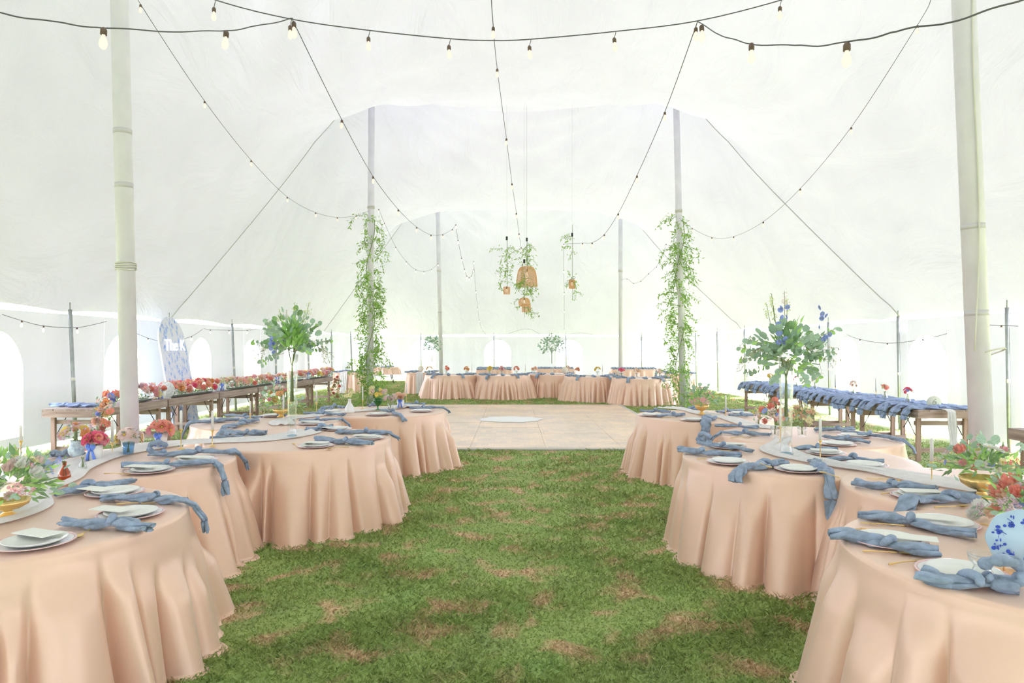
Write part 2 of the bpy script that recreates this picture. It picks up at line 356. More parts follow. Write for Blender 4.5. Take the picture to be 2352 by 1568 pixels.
# ------------------------------------------------------------------ lawn blades
rng = np.random.default_rng(5)
def blades():
    n = 430000
    Y = 2.2 + (34-2.2)*rng.random(n)**2.6; half = Y*0.80
    X = (rng.random(n)*2-1)*np.minimum(half, 7.6); X = np.where(X > 0, np.minimum(X, 7.8), X)
    keep = ~((X > DX0-0.1) & (X < DX1+0.1) & (Y > DY0-0.10) & (Y < DY1+0.1))
    X = X[keep]; Y = Y[keep]; n = len(X)
    sc = 0.75 + 0.5*np.sin(X*3.1+np.sin(Y*2.3)*2)*np.sin(Y*2.7) ; sc = np.clip(sc, 0.35, 1.3)
    h = (0.012+0.028*rng.random(n))*sc*(1+Y*0.02); w = (0.0016+0.0016*rng.random(n))*(1+Y*0.16)
    a = rng.random(n)*2*PI; lean = (0.4+1.5*rng.random(n))*h; b = rng.random(n)*2*PI
    dx, dy = np.cos(a)*w, np.sin(a)*w; lx, ly = np.cos(b)*lean, np.sin(b)*lean
    z0 = np.zeros(n)
    p = np.stack([np.stack([X-dx, Y-dy, z0], -1), np.stack([X+dx, Y+dy, z0], -1),
                  np.stack([X+lx*0.45+dx*0.8, Y+ly*0.45+dy*0.8, h*0.65], -1), np.stack([X+lx, Y+ly, h], -1)], 1).reshape(-1, 3)
    me = bpy.data.meshes.new('grass'); me.vertices.add(4*n); me.vertices.foreach_set('co', p.astype(np.float32).ravel())
    k = np.arange(n)*4; loops = np.stack([k, k+1, k+2, k+3], -1).ravel().astype(np.int32)
    me.loops.add(4*n); me.loops.foreach_set('vertex_index', loops)
    me.polygons.add(n); me.polygons.foreach_set('loop_start', (np.arange(n)*4).astype(np.int32)); me.polygons.foreach_set('loop_total', np.full(n, 4, dtype=np.int32))
    me.materials.append(M['blades']); me.update(); me.validate()
    o = bpy.data.objects.new('grass', me); COL.objects.link(o)
    tag(o, 'short green lawn grass with dry brown patches', 'grass', kind='stuff')
blades()

# ------------------------------------------------------------------ tent poles
def tent_pole(lab, b, t, r, bands=(), ropes=()):
    o = thing('tent_pole', lab, 'pole', (b[0], b[1], 0)); bv = Vector(b); tv = Vector(t)-bv
    P = lambda z: tv*(z/tv.z)
    tubeobj('shaft', [P(0.0), P(tv.z*0.5), P(tv.z)], r, M['pole'], o, 24)
    tubeobj('base_plate', [P(0.0), P(0.03)], r*1.35, M['steel'], o, 16)
    for z in bands: tubeobj('band', [P(z), P(z+0.05)], r*1.02, M['band'], o, 24)
    for z in ropes:
        g = G()
        for k in range(4):
            zz = z+k*0.022; g.tube([P(zz)+Vector((math.cos(a_)*(r+0.008), math.sin(a_)*(r+0.008), 0.006*math.sin(a_*2+k))) for a_ in np.linspace(0, 2*PI, 25)], 0.008, 6, caps=False)
        g.obj('rope_wrap', M['rope'], o)
    return o
tent_pole('thick white tent pole behind the near left round tables', (-3.74, 6.72, 0), (-3.97, 6.72, 9.4), 0.082, (3.22, 3.75), (2.42,))
p = tent_pole('thick worn white tent pole beside the table marked six', (4.10+0.30, 6.35, 0), (4.02, 6.35, 9.3), 0.098, (2.75, 1.95))
lo = [Vector((0.10*math.cos(a_)+0.02, 0.13*math.sin(a_), 1.60+0.05*math.cos(a_+1))) for a_ in np.linspace(0, 2*PI, 25)]
tubeobj('rope_loop', [Vector((q.x*1.35+0.0, q.y, q.z)) for q in lo], 0.008, M['rope'], p, 6)
tubeobj('hanging_rope', [Vector((-0.16-0.03*math.sin(z*1.7), -0.11, z)) for z in np.linspace(1.62, 7.0, 26)], 0.007, M['rope'], p, 6)
tent_pole('white tent pole wrapped in leafy vine beyond the green goblet table', (-3.83, 18.4, 0), (-3.78, 18.4, 9.3), 0.085, (), (5.4,))
tent_pole('white tent pole wrapped in leafy vine behind the geranium bowl table', (4.62, 18.4, 0), (4.40, 18.4, 9.3), 0.085, (), (5.3,))
tent_pole('slim white tent pole rising behind the leftmost table of the far row', (-3.10, 30.0, 0), (-3.30, 30.0, 9.3), 0.09, (3.2,), (5.0,))
tent_pole('slim white tent pole rising between the two rightmost far row tables', (4.78, 30.0, 0), (4.76, 30.0, 9.3), 0.09, (), (5.0,))
def side_pole(x, y, lean, lab):
    o = thing('tent_side_pole', lab, 'pole', (x, y, 0), group='galvanised side poles along the tent walls')
    tubeobj('shaft', [(lean, 0, 0), (0, 0, EAVE+0.02)], 0.03, M['steel'], o, 12)
    tubeobj('strap', [(lean*0.5, 0, 1.1), (lean*0.48, 0, 1.16)], 0.034, M['rope'], o, 12)
    tubeobj('pin', [(0, 0, EAVE+0.02), (0, 0, EAVE+0.14)], 0.01, M['steel'], o, 6)
ORD = ['nearest one'] + [w+' from the near end' for w in ('second', 'third', 'fourth', 'fifth', 'sixth', 'seventh', 'eighth')]
for k in range(0, 8): side_pole(XL+0.12, 11.4+3.3*k, 0.10 if k % 2 == 0 else 0.03, 'grey metal side pole along the left tent wall, %s' % ORD[k])
for k in range(0, 8): side_pole(XR-0.12, 10.8+3.05*k, 0.04, 'grey metal side pole along the right tent wall, %s' % ORD[k])
for px, w_ in ((966, 'leftmost of five'), (1134, 'second of five, before an arched window'), (1300, 'middle of five'), (1474, 'fourth of five'), (1604, 'rightmost, behind the vine')): side_pole((px-1176)/45.6, Y1-0.12, 0.02, 'grey side pole along the back tent wall, ' + w_)
def guy(lab, a_, b_):
    pts = [Vector(a_).lerp(Vector(b_), t) for t in np.linspace(0.02, 1, 30)]
    for q in pts: q.z = min(q.z, roof_pt(q.x, q.y)-0.05) if q.z > EAVE+0.3 else q.z
    tag(tubeobj('guy_rope', pts, 0.010, M['strap'], None, 6), lab, 'rope')
guy('taut grey rope slanting down to the eave above the floral arch board', (-3.8, 18.4, 9.25), (XL+0.05, 14.9, EAVE+0.02))
guy('taut grey rope slanting down to the eave behind the blue napkin table', (4.4, 18.4, 9.25), (XR-0.05, 13.9, EAVE+0.02))
guy('thin far rope crossing behind the vine-wrapped pole with denser leaves', (-3.3, 30, 9.25), (XL+0.05, 27.0, EAVE+0.02))
guy('thin far rope crossing behind the vine-wrapped pole with sparser leaves', (4.76, 30, 9.25), (XR-0.05, 23.5, EAVE+0.02))
# ------------------------------------------------------------------ round tables under satin cloths
TR = {}
def tablecloth(key, c, R, lab, seed, hem=0.008, nf=15, group=None, na=704):
    r = np.random.default_rng(seed); th = np.arange(na)*2*PI/na
    na = na if seed <= 10 else 448; th = np.arange(na)*2*PI/na
    K = int(nf*2.1); w_ = 0.35 + r.random(K); bnd = np.cumsum(w_)/w_.sum()*2*PI; bnd = np.concatenate([[0], bnd])
    A = 0.22+0.78*r.random(K)**1.3; St = 0.30*r.random(K)**1.5; Dr = (r.random(K)-0.5)*0.05; Bn = np.where(r.random(K) < 0.6, 0.35+0.65*r.random(K), 0.0); ph = r.random(4)*6.28
    rows = []
    for q in (0.0, 0.35, 0.7, 0.9, 0.975): rows.append(np.stack([R*q*np.cos(th), R*q*np.sin(th), np.full(na, TZ)], -1))
    for a_ in (0.35, 0.75, 1.15, 1.5):     # rounded lip
        rr = R*0.975 + 0.022*np.sin(a_); z = TZ - 0.022*(1-np.cos(a_))
        rows.append(np.stack([rr*np.cos(th), rr*np.sin(th), np.full(na, z)], -1))
    nd = 30; z1 = TZ-0.024
    def lobes(t):
        tw = (th + 0.035*t*np.sin(5*th+ph[0]) + 0.03*t*np.sin(9*th+ph[1])) % (2*PI)
        k = np.clip(np.searchsorted(bnd, tw, side='right')-1, 0, K-1); u = (tw-bnd[k])/(bnd[k+1]-bnd[k])
        s_ = np.clip((t-St[k])/0.30, 0, 1); s_ = s_*s_*(3-2*s_)
        wid = (bnd[k+1]-bnd[k])*R
        return s_*A[k]*np.sin(PI*np.clip(u+Dr[k]*t, 0, 1))**0.75*np.minimum(1.2, wid/0.15), s_*Bn[k]*np.exp(-((u*wid)/0.022)**2) + np.clip((t-St[(k+1) % K])/0.30, 0, 1)*Bn[(k+1) % K]*np.exp(-(((1-u)*wid)/0.022)**2)
    pud = 0.5+0.5*np.sin(th*3+ph[2])*np.sin(th*5+ph[3])
    for k_ in range(1, nd+1):
        t = k_/nd; lb, u = lobes(t)
        rr = R*0.975 + 0.020 + 0.004*min(1, t*8) + 0.075*t**1.1 + 0.02*np.sin(th*3+ph[1])*t + 0.020*t - (0.020*min(1, t*6)+0.060*t)*u + (0.055*min(1, t*5)+0.125*t**1.1)*lb
        z = z1 - (z1-hem)*t
        rows.append(np.stack([rr*np.cos(th), rr*np.sin(th), np.full(na, z)], -1))
    # a little pooled hem that kicks outward
    last = rows[-1].copy(); rad = np.hypot(last[:, 0], last[:, 1]); rr = rad + 0.035*pud
    rows.append(np.stack([rr*np.cos(th), rr*np.sin(th), np.full(na, 0.006)+0.014*pud], -1))
    rr2 = rr + 0.018*pud; rows.append(np.stack([rr2*np.cos(th), rr2*np.sin(th), np.full(na, 0.003)], -1))
    V = np.concatenate(rows, 0); n = len(rows); i, j = np.meshgrid(np.arange(n-1), np.arange(na), indexing='ij')
    a_ = i*na+j; b_ = i*na+(j+1) % na; Fq = np.stack([a_, a_+na, b_+na, b_], -1).reshape(-1, 4)
    o = link_mesh('tablecloth', V, Fq[:, ::-1], M['satin']); o.location = (c[0], c[1], -0.0022*(seed % 3))
    o.rotation_euler.z = r.random()*6
    tag(o, lab, 'tablecloth', group); TR[key] = (Vector((c[0], c[1], 0)), R); return o
NEAR = 'rose gold floor-length cloths on the near round tables'
tablecloth('L1', (-2.65, 3.55), 0.88, 'rose gold satin cloth on round table with the amber bud vase, front left', 1, group=NEAR)
tablecloth('L2', (-3.10, 5.36), 0.87, 'rose gold satin cloth on round table with the hot pink flowers in blue ribbon', 2, group=NEAR)
tablecloth('L3', (-2.09, 6.74), 0.88, 'rose gold satin cloth on round table holding the ferny tall glass vase', 3, nf=13, group=NEAR)
tablecloth('L4', (-2.95, 8.30), 0.88, 'rose gold satin cloth on round table holding the orange flower bowl', 4, group=NEAR)
tablecloth('L5', (-1.84, 9.66), 0.90, 'rose gold satin cloth on round table with the green goblet vase', 5, nf=17, group=NEAR)
tablecloth('R1', (2.34, 2.92), 0.85, 'rose gold satin cloth on round table with the blue floral plate, front right', 6, nf=12, group=NEAR)
tablecloth('R2', (2.99, 4.28), 0.84, 'rose gold satin cloth on round table with the gold bowl of white ranunculus', 7, nf=17, group=NEAR)
tablecloth('R3', (2.32, 5.58), 0.90, 'rose gold satin cloth on round table holding the tall vase of blue delphinium', 8, nf=10, group=NEAR)
tablecloth('R4', (3.00, 6.93), 0.86, 'rose gold satin cloth on round table with yellow and coral posies', 9, group=NEAR)
tablecloth('R5', (2.52, 9.00), 0.87, 'rose gold satin cloth on round table with the pink geranium bowl', 10, nf=16, group=NEAR)
FAR = 'rose gold cloths on the far row of round tables'
tablecloth('FA', (-2.04, 22.9), 0.88, 'rose gold cloth on the leftmost round table of the far row', 11, nf=19, group=FAR)
tablecloth('FB', (-0.27, 22.6), 0.88, 'rose gold cloth on the far row round table in front of the second back window', 12, nf=20, group=FAR)
tablecloth('FC', (1.36, 23.4), 0.88, 'rose gold cloth on the far row round table holding the small tall vase', 13, nf=15, group=FAR)
tablecloth('FD', (2.53, 21.65), 0.88, 'rose gold cloth on the far row round table standing forward of its neighbours', 14, nf=21, group=FAR)
tablecloth('FE', (3.86, 20.35), 0.88, 'rose gold cloth on the far row round table beside the right vine pole', 15, nf=18, group=FAR)
def rim_clamp(p, key, pad=0.0):
    c, R = TR[key]; d = Vector((p.x-c.x, p.y-c.y, 0)); L = d.length
    if L > R-pad: d = d*((R-pad)/L)
    return Vector((c.x+d.x, c.y+d.y, p.z))
# rectangular cloths at the back
def rect_cloth(c, w, d, z, lab, rz=0.0, drop=1.0, seed=0, group=None):
    r = np.random.default_rng(seed+50); g = G(); n = 200; per = []
    for k in range(n):
        a_ = 2*PI*k/n; ca, sa = math.cos(a_), math.sin(a_); q = (abs(ca)**8+abs(sa)**8)**(-1/8)
        per.append((ca*q*w/2, sa*q*d/2))
    rows = [[(x*s_, y*s_, z) for x, y in per] for s_ in (0.02, 0.6, 0.98)]
    ph = r.random(3)*6; nd = 12; zb = z*(1-drop)+0.01
    for k in range(nd+1):
        t = k/nd; row = []
        for i_, (x, y) in enumerate(per):
            s_ = i_/n*2*PI; L = math.hypot(x, y); off = 0.01+0.09*t + 0.022*min(1, t*3)*(math.sin(22*s_+ph[0])+0.6*math.sin(35*s_+ph[1]))
            row.append((x+x/L*off, y+y/L*off, z-0.012 - (z-0.012-zb)*t))
        rows.append(row)
    v = [p for row in rows for p in row]; f = []
    for i in range(len(rows)-1):
        for j in range(n): f.append((i*n+j, (i+1)*n+j, (i+1)*n+(j+1) % n, i*n+(j+1) % n))
    g.add(v, [q[::-1] for q in f]); o = g.obj('tablecloth', M['satin']); o.location = (c[0], c[1], 0); o.rotation_euler.z = rz
    return tag(o, lab, 'tablecloth', group)
rect_cloth((-3.33, 25.4), 1.05, 1.9, TZ, 'rose gold cloth on the long table just left of the far row', 0.06, seed=1)
rect_cloth((-6.05, 25.6), 0.95, 1.9, TZ, 'rose gold cloth on the long table behind the left vine pole', 0.02, seed=2)
rect_cloth((5.85, 24.3), 0.95, 1.9, TZ, 'pale rose gold cloth on the long table behind the right vine pole', -0.05, seed=3)
rect_cloth((-6.15, 31.8), 1.7, 0.8, TZ, 'short rose gold cloth on folding-leg table by the back left corner', 0.3, drop=0.45, seed=4)
fo = thing('folding_table_frame', 'black folding legs under the short cloth table by the back left corner', 'table frame', (-6.15, 31.8, 0), 0.3)
for sx in (-1, 1):
    for sy in (-1, 1): tubeobj('leg', [(sx*0.62, sy*0.28, 0), (sx*0.45, sy*0.20, 0.72)], 0.018, M['black'], fo, 6)
rect_cloth((-0.75, 29.0), 1.5, 0.8, TZ+0.02, 'rose gold cloth on table behind the far row, blue gauze heap on top', 0, seed=5)
rect_cloth((1.85, 29.0), 1.6, 0.8, TZ+0.02, 'rose gold cloth on back table hung with striped gauze behind the small tall vase', 0, seed=6)
rect_cloth((5.05, 28.4), 1.9, 0.9, TZ+0.02, 'rose gold cloth on back table hung with striped gauze near the rightmost pole', 0, seed=7)
# ------------------------------------------------------------------ runners
def ribbon_cloth(name, path, w, lab, m=None, seed=0, z=TZ+0.012, amp=0.018, cat='table runner', nseg=90, nw=14, group=None):
    r = random.Random(seed); P = [Vector(p) for p in path]; cum = [0]
    for a_, b_ in zip(P[:-1], P[1:]): cum.append(cum[-1]+(b_-a_).length)
    def at_s(s):
        for i in range(len(P)-1):
            if s <= cum[i+1] or i == len(P)-2:
                t = (s-cum[i])/(cum[i+1]-cum[i]); t = min(max(t, 0), 1)
                p0 = P[max(i-1, 0)]; p1 = P[i]; p2 = P[i+1]; p3 = P[min(i+2, len(P)-1)]
                return 0.5*((2*p1)+(p2-p0)*t+(2*p0-5*p1+4*p2-p3)*t*t+(3*p1-p0-3*p2+p3)*t**3)
    L = cum[-1]; v = []; f = []; a1, a2 = r.random()*6, r.random()*6
    for i in range(nseg+1):
        s = L*i/nseg; p = at_s(s); q = at_s(min(s+0.02, L)) - at_s(max(s-0.02, 0)); q.z = 0; q.normalize(); nrm = Vector((-q.y, q.x, 0))
        ww = w*(0.85+0.2*math.sin(s*3.1+a1)+0.1*math.sin(s*7.7+a2))
        for j in range(nw+1):
            u = j/nw-0.5; off = 0.03*math.sin(s*5+a2+u*2)
            zz = p.z + amp*0.5*(1+math.sin(u*17+2.2*math.sin(s*2.3+a1)+s*1.5)*0.8+0.2*math.sin(s*13+u*9))
            if abs(u) > 0.45: zz = p.z+0.002
            v.append(tuple(p + nrm*(u*ww+off) + Vector((0, 0, zz-p.z))))
    n = nw+1
    for i in range(nseg):
        for j in range(nw): f.append((i*n+j, (i+1)*n+j, (i+1)*n+j+1, i*n+j+1))
    g = G(); g.add(v, f); o = g.obj(name, m or M['gauze']); return tag(o, lab, cat, group)
RZ = TZ+0.008
pl = lambda L: [onz(a_, b_, RZ) for a_, b_ in L]
ribbon_cloth('table_runner', pl([(-90, 1205), (30, 1163), (110, 1112), (165, 1078), (215, 1053), (290, 1034), (370, 1023), (440, 1018), (520, 1013), (610, 1007), (670, 999), (708, 990)]), 0.34,
             'long white gauze runner from the amber bud vase to the ferny tall vase', seed=1, amp=0.03)
ribbon_cloth('table_runner', pl([(650, 976), (655, 963), (700, 956), (760, 949), (830, 943), (900, 936), (935, 930)]), 0.26,
             'white gauze runner crossing under the amphora vase and green goblet vase', seed=2)
ribbon_cloth('table_runner', pl([(2330, 1146), (2230, 1122), (2130, 1103), (2020, 1083), (1920, 1069), (1850, 1055), (1805, 1043), (1785, 1027), (1795, 1008)]), 0.24,
             'white gauze runner curling round the foot of the blue delphinium vase', seed=3, amp=0.035)
ribbon_cloth('table_runner', pl([(1530, 935), (1575, 941), (1620, 950), (1680, 962), (1740, 977), (1790, 984)]), 0.26, 'cream runner passing beneath the pink geranium bowl', seed=4)
ribbon_cloth('table_runner', [(-4.3+0.0, 22.95, RZ), (-2.9, 22.9, RZ), (-2.0, 23.0, RZ), (-1.1, 22.8, RZ)][1:], 0.3, 'white runner on the leftmost round table of the far row', seed=5, nseg=40)
ribbon_cloth('table_runner', [(-1.1, 22.75, RZ), (-0.2, 22.8, RZ), (0.55, 23.0, RZ)], 0.3, 'white runner on the far row table in front of the second back window', seed=6, nseg=40)
ribbon_cloth('table_runner', [(0.6, 23.3, RZ), (1.3, 23.3, RZ), (2.1, 22.7, RZ)], 0.3, 'white runner round the foot of the small tall vase', seed=7, nseg=40)
ribbon_cloth('table_runner', [(2.0, 22.1, RZ), (2.6, 21.8, RZ), (3.2, 21.2, RZ)], 0.3, 'white runner on the far row table standing forward', seed=8, nseg=40)
ribbon_cloth('table_runner', [(3.3, 20.7, RZ), (3.9, 20.5, RZ), (4.6, 20.3, RZ)], 0.3, 'white runner on the far row table beside the right vine pole', seed=9, nseg=40)
def hang_runner(x, y, w, lab, rz=0, ztop=TZ+0.02, zb=0.03, flare=0.10):
    g = G(); n = 16; rows = []
    for k in range(22):
        t = k/21; s_ = t*1.15
        if s_ < 0.35: yy, zz = 0.35-s_, ztop
        else: u = (s_-0.35)/0.80; yy, zz = -0.035-flare*u, ztop-(ztop-zb)*u
        rows.append([((j/n-0.5)*w*(1-0.08*math.sin(t*9)), yy-0.018*math.sin(j*1.7+t*2)*min(1, t*2), zz+0.004*math.sin(j*1.7)) for j in range(n+1)])
    v = [p for r_ in rows for p in r_]; f = [(i*(n+1)+j, i*(n+1)+j+1, (i+1)*(n+1)+j+1, (i+1)*(n+1)+j) for i in range(len(rows)-1) for j in range(n)]
    g.add(v, f); o = g.obj('table_runner', M['gauze']); o.location = (x, y, 0); o.rotation_euler.z = rz; tag(o, lab, 'table runner'); return o
hang_runner(-3.30, 24.42, 0.26, 'white runner hanging to the ground at the long table left of the far row', 0.06)
hang_runner(-6.07, 24.62, 0.26, 'white runner hanging down the long table behind the left vine pole', 0.02)
hang_runner(5.95, 23.32, 0.26, 'white runner hanging down the long table behind the right vine pole', -0.05)
# ------------------------------------------------------------------ napkins
def napkin(p0, p1, key=None, drop0=0.0, drop1=0.0, w=0.052, seed=0, lab='', m=None, loop=False, group='knotted blue gauze napkins on the round tables', name='napkin', z=TZ, nr=22, ns=34):
    r = random.Random(seed*7+3); path = []
    p0 = Vector(p0); p1 = Vector(p1); hz = z+0.026
    if key:
        c, R = TR[key]
        if drop0 > 0: p0 = c + (p0-c).normalized()*(R-0.01) if (Vector((p0.x, p0.y, 0))-c).length > 0 else p0
        if drop1 > 0: q = Vector((p1.x-c.x, p1.y-c.y, 0)); p1 = c + q.normalized()*(R-0.01)
        if drop0 > 0: q = Vector((p0.x-c.x, p0.y-c.y, 0)); p0 = c + q.normalized()*(R-0.01)
    p0.z = hz; p1.z = hz; d = p1-p0; L = d.length; nv = Vector((-d.y, d.x, 0)).normalized()
    def droppts(p, dist):
        o_ = Vector((p.x-c.x, p.y-c.y, 0)).normalized(); res = []
        k = max(4, int(dist/0.014))
        for i in range(k+1):
            t = i/k; res.append(p + o_*(0.035+0.035*min(1, t*2)+0.03*t) + Vector((0, 0, 0.0 - 0.028 - dist*t)))
        return res
    mid = []
    a1, a2 = r.random()*6, r.random()*6; nm = max(8, int(L/0.011))
    for i in range(nm+1):
        t = i/nm; wv = 0.016*math.sin(t*PI*2.2+a1)+0.008*math.sin(t*PI*6+a2)
        mid.append(p0.lerp(p1, t)+nv*wv+Vector((0, 0, 0.004*math.sin(t*9+a2))))
    if drop0 > 0: path += list(reversed(droppts(p0, drop0)))
    path += mid
    if drop1 > 0: path += droppts(p1, drop1)
    n = len(path); kn = 0.40+0.2*r.random(); knp = (len(path)-len(mid) if drop0 > 0 else 0) + kn*len(mid)
    v = []; f = []; g1 = r.random()*6
    g = G(); n0 = len(path)-len(mid) if drop0 > 0 else 0; dn = len(droppts(p1, drop1)) if drop1 > 0 else 0
    kn0 = knp; tw = r.uniform(7, 11)*r.choice((-1, 1))
    def frame(i):
        t_ = (path[min(i+1, n-1)]-path[max(i-1, 0)]).normalized(); sd = t_.cross(Vector((0, 0, 1)))
        if sd.length < 0.25: sd = Vector((-(path[i].y-c.y), path[i].x-c.x, 0)) if key else Vector((1, 0, 0))
        sd.normalize(); up = sd.cross(t_).normalized()
        return sd, (-up if up.z < -0.01 else up)
    F_ = [frame(i) for i in range(n)]; cums = [0]
    for a_, b_ in zip(path[:-1], path[1:]): cums.append(cums[-1]+(b_-a_).length)
    tot = cums[-1]
    for st in range(3):
        v = []; f = []; g1 = r.random()*6; nr_ = max(8, nr//2)
        for i, p in enumerate(path):
            cum = cums[i]; sd, up = F_[i]; e = min(cum, tot-cum); pinch = math.exp(-((i-kn0)/3.0)**2); bul = math.exp(-((i-kn0-7)/3.5)**2)+math.exp(-((i-kn0+7)/3.5)**2)
            hang = i < n0 or i >= n-dn; ph_ = st*2.094+cum*tw+a1
            W_ = w*(1-0.30*pinch+0.20*bul)*(0.92+0.14*math.sin(cum*15+a1)+0.08*math.sin(cum*37+a2))
            off = W_*(0.50+0.25*math.exp(-e/0.05)); cx_ = math.cos(ph_)*off; cz_ = math.sin(ph_)*min(off*0.42, 0.014)
            rs = W_*(0.60-0.15*math.exp(-e/0.03)); hs = rs*(0.55 if not hang else 0.38)
            for j in range(nr_):
                a_ = 2*PI*j/nr_; q = 1+0.16*math.sin(3*a_+cum*30+g1)+0.10*math.sin(5*a_-cum*55+st)+r.uniform(-.07, .07)
                v.append(tuple(p + sd*(cx_+math.cos(a_)*rs*q) + up*(cz_+max(-0.018, math.sin(a_)*min(hs, 0.019)*q))))
        for i in range(n-1):
            for j in range(nr_): f.append((i*nr_+j, i*nr_+(j+1) % nr_, (i+1)*nr_+(j+1) % nr_, (i+1)*nr_+j))
        f.append(tuple(range(nr_))); f.append(tuple(range((n-1)*nr_, n*nr_))[::-1]); g.add(v, f)
    kp = path[int(min(max(kn0, 2), n-3))]; sd, up = F_[int(min(max(kn0, 2), n-3))]
    g.tube([kp+sd*(w*0.85*math.cos(a_))+up*(0.026*math.sin(a_)+0.004)+(path[int(kn0)]-path[int(kn0)-1]).normalized()*0.012*math.sin(a_*1.5) for a_ in np.linspace(0, PI*1.05, 10)], [0.012, 0.016, 0.018, 0.019, 0.018, 0.019, 0.018, 0.016, 0.014, 0.010], 8)
    if loop:
        e = p0 if loop == 1 else p1; dd = (p1-p0).normalized()*(1 if loop == 1 else -1)
        for o_ in (0, 1.6): g.tube([e + dd*(0.055-0.062*math.cos(a_)) + Vector((0, 0, 0.050+0.045*math.sin(a_)))+nv*(0.014*math.sin(a_*2+o_)+0.012*math.cos(a_*5+o_*2)) for a_ in np.linspace(-2.6, 2.8, 26)], [0.019+0.005*math.sin(k*1.3+o_) for k in range(26)], 9)
    return tag(g.obj(name, m or M['nap']), lab, 'napkin', group)
sd_ = [0]
def N(key, a_, b_, lab, d0=0, d1=0, w=0.052, loop=False):
    sd_[0] += 1; napkin(onz(*a_), onz(*b_), key, d0, d1, w, sd_[0], lab, loop=loop)
N('L1', (152, 1208), (345, 1222), 'blue gauze napkin lying flat beside the gold spoon on the amber vase table', w=0.046)
N('L1', (240, 1150), (447, 1158), 'blue gauze napkin drooping over the aisle edge of the amber vase table', d1=0.16, w=0.042)
N('L1', (124, 1142), (304, 1112), 'blue gauze napkin between the runner and white card on the amber vase table', w=0.042)
N('L2', (278, 1078), (440, 1066), 'blue napkin, long tail hanging down the near side of the hot pink flower table', d1=0.22, w=0.040)
N('L2', (345, 1050), (520, 1043), 'blue gauze napkin with short tail on the aisle edge of the hot pink flower table', d1=0.14, w=0.042, loop=1)
N('L2', (78, 1082), (134, 1071), 'blurred blue napkin behind the amber bud vase', w=0.04)
N('L2', (120, 1052), (176, 1047), 'dark blue napkin behind the white bottle candle near the hot pink flowers', w=0.05)
N('L3', (506, 998), (610, 1000), 'blue gauze napkin left of the ferny tall vase, against the next table', w=0.050)
N('L3', (482, 1011), (560, 1006), 'thin blue napkin half covered by the white runner left of the ferny tall vase', w=0.022)
N('L3', (706, 992), (766, 983), 'short knotted blue napkin just right of the ferny tall vase', w=0.045)
N('L3', (775, 996), (893, 999), 'blue gauze napkin sagging over the far aisle edge of the ferny vase table', d1=0.05, w=0.045)
N('L3', (724, 1014), (852, 1024), 'blue gauze napkin beside the gold spoon on the ferny vase table', w=0.050)
N('L4', (434, 975), (548, 967), 'blue gauze napkin with long tail over the outer edge of the orange flower table', d0=0.26, w=0.040)
N('L4', (518, 986), (590, 968), 'blue gauze napkin with balled end on the near edge of the orange flower table', d0=0.07, w=0.045)
N('L4', (518, 957), (600, 963), 'blue gauze napkin at the far outer side of the orange flower table', w=0.032)
N('L4', (688, 971), (795, 966), 'blue gauze napkin trailing off the aisle edge of the orange flower table', d1=0.08, w=0.032)
N('L4', (700, 951), (792, 956), 'blue gauze napkin at the far aisle side of the orange flower table', w=0.035)
N('L4', (640, 957), (655, 958), 'small balled blue napkin at the foot of the gold flower bowl', w=0.04)
N('L5', (745, 937), (792, 938), 'blue gauze napkin behind the amphora vase on the goblet table', w=0.030)
N('L5', (730, 949), (762, 941), 'blue napkin at the outer edge of the goblet table, left of the amphora vase', w=0.030)
N('L5', (880, 945), (918, 955), 'blue napkin with round balled end tipping over the near edge of the goblet table', d1=0.05, w=0.036)
N('L5', (940, 941), (1014, 939), 'blue gauze napkin ending in a ball on the aisle edge of the goblet table', d1=0.06, w=0.040)
N('L5', (925, 931), (978, 930), 'blue gauze napkin at the far side of the goblet table', w=0.028)
N('L5', (846, 934), (862, 933), 'rounded blue napkin left of the green goblet vase', w=0.045)
N('R1', (1906, 1236), (2156, 1282), 'wide blue gauze napkin on the aisle edge of the blue floral plate table', w=0.050)
N('R1', (1976, 1189), (2244, 1240), 'long blue gauze napkin crossing the white plate on the blue floral plate table', w=0.042)
N('R1', (2116, 1338), (2345, 1364), 'blue gauze napkin at the near edge in front of the clear glass tumbler', w=0.052, loop=2)
N('R2', (1962, 1118), (2152, 1132), 'blue gauze napkin beside the runner on the white ranunculus table', w=0.045)
N('R2', (2098, 1158), (2248, 1148), 'blue gauze napkin spilling over the near edge of the white ranunculus table', d0=0.07, w=0.050)
N('R3', (1556, 1039), (1700, 1053), 'blue gauze napkin on the aisle edge of the delphinium vase table', w=0.045)
N('R3', (1606, 1024), (1730, 1041), 'blue gauze napkin with upright loop on the far aisle side of the delphinium vase table', w=0.036, loop=1)
N('R3', (1712, 1078), (1802, 1069), 'folded blue napkin with gold spoon on the near edge of the delphinium vase table', d0=0.07, w=0.055)
N('R3', (1866, 1064), (1893, 1090), 'blue gauze napkin hanging far down the front of the delphinium vase table', d1=0.27, w=0.042)
N('R3', (1897, 1058), (2030, 1066), 'blue gauze napkin between the runner and the outer plate of the delphinium vase table', w=0.034)
N('R3', (1822, 1035), (1922, 1037), 'blue gauze napkin right beside the foot of the delphinium vase', w=0.036)
N('R4', (1642, 981), (1742, 986), 'blue gauze napkin at the far aisle side of the posy table', w=0.034)
N('R4', (1652, 997), (1768, 1003), 'blue gauze napkin drooping over the aisle edge of the posy table', d0=0.07, w=0.036)
N('R4', (1874, 992), (1960, 990), 'bunched blue napkin at the back of the posy table', w=0.036)
N('R4', (1916, 990), (2012, 1012), 'blue gauze napkin with tail over the outer edge of the posy table', d1=0.09, w=0.036)
N('R4', (1893, 1008), (2000, 1021), 'blue gauze napkin crossing the plate on the outer side of the posy table', w=0.036)
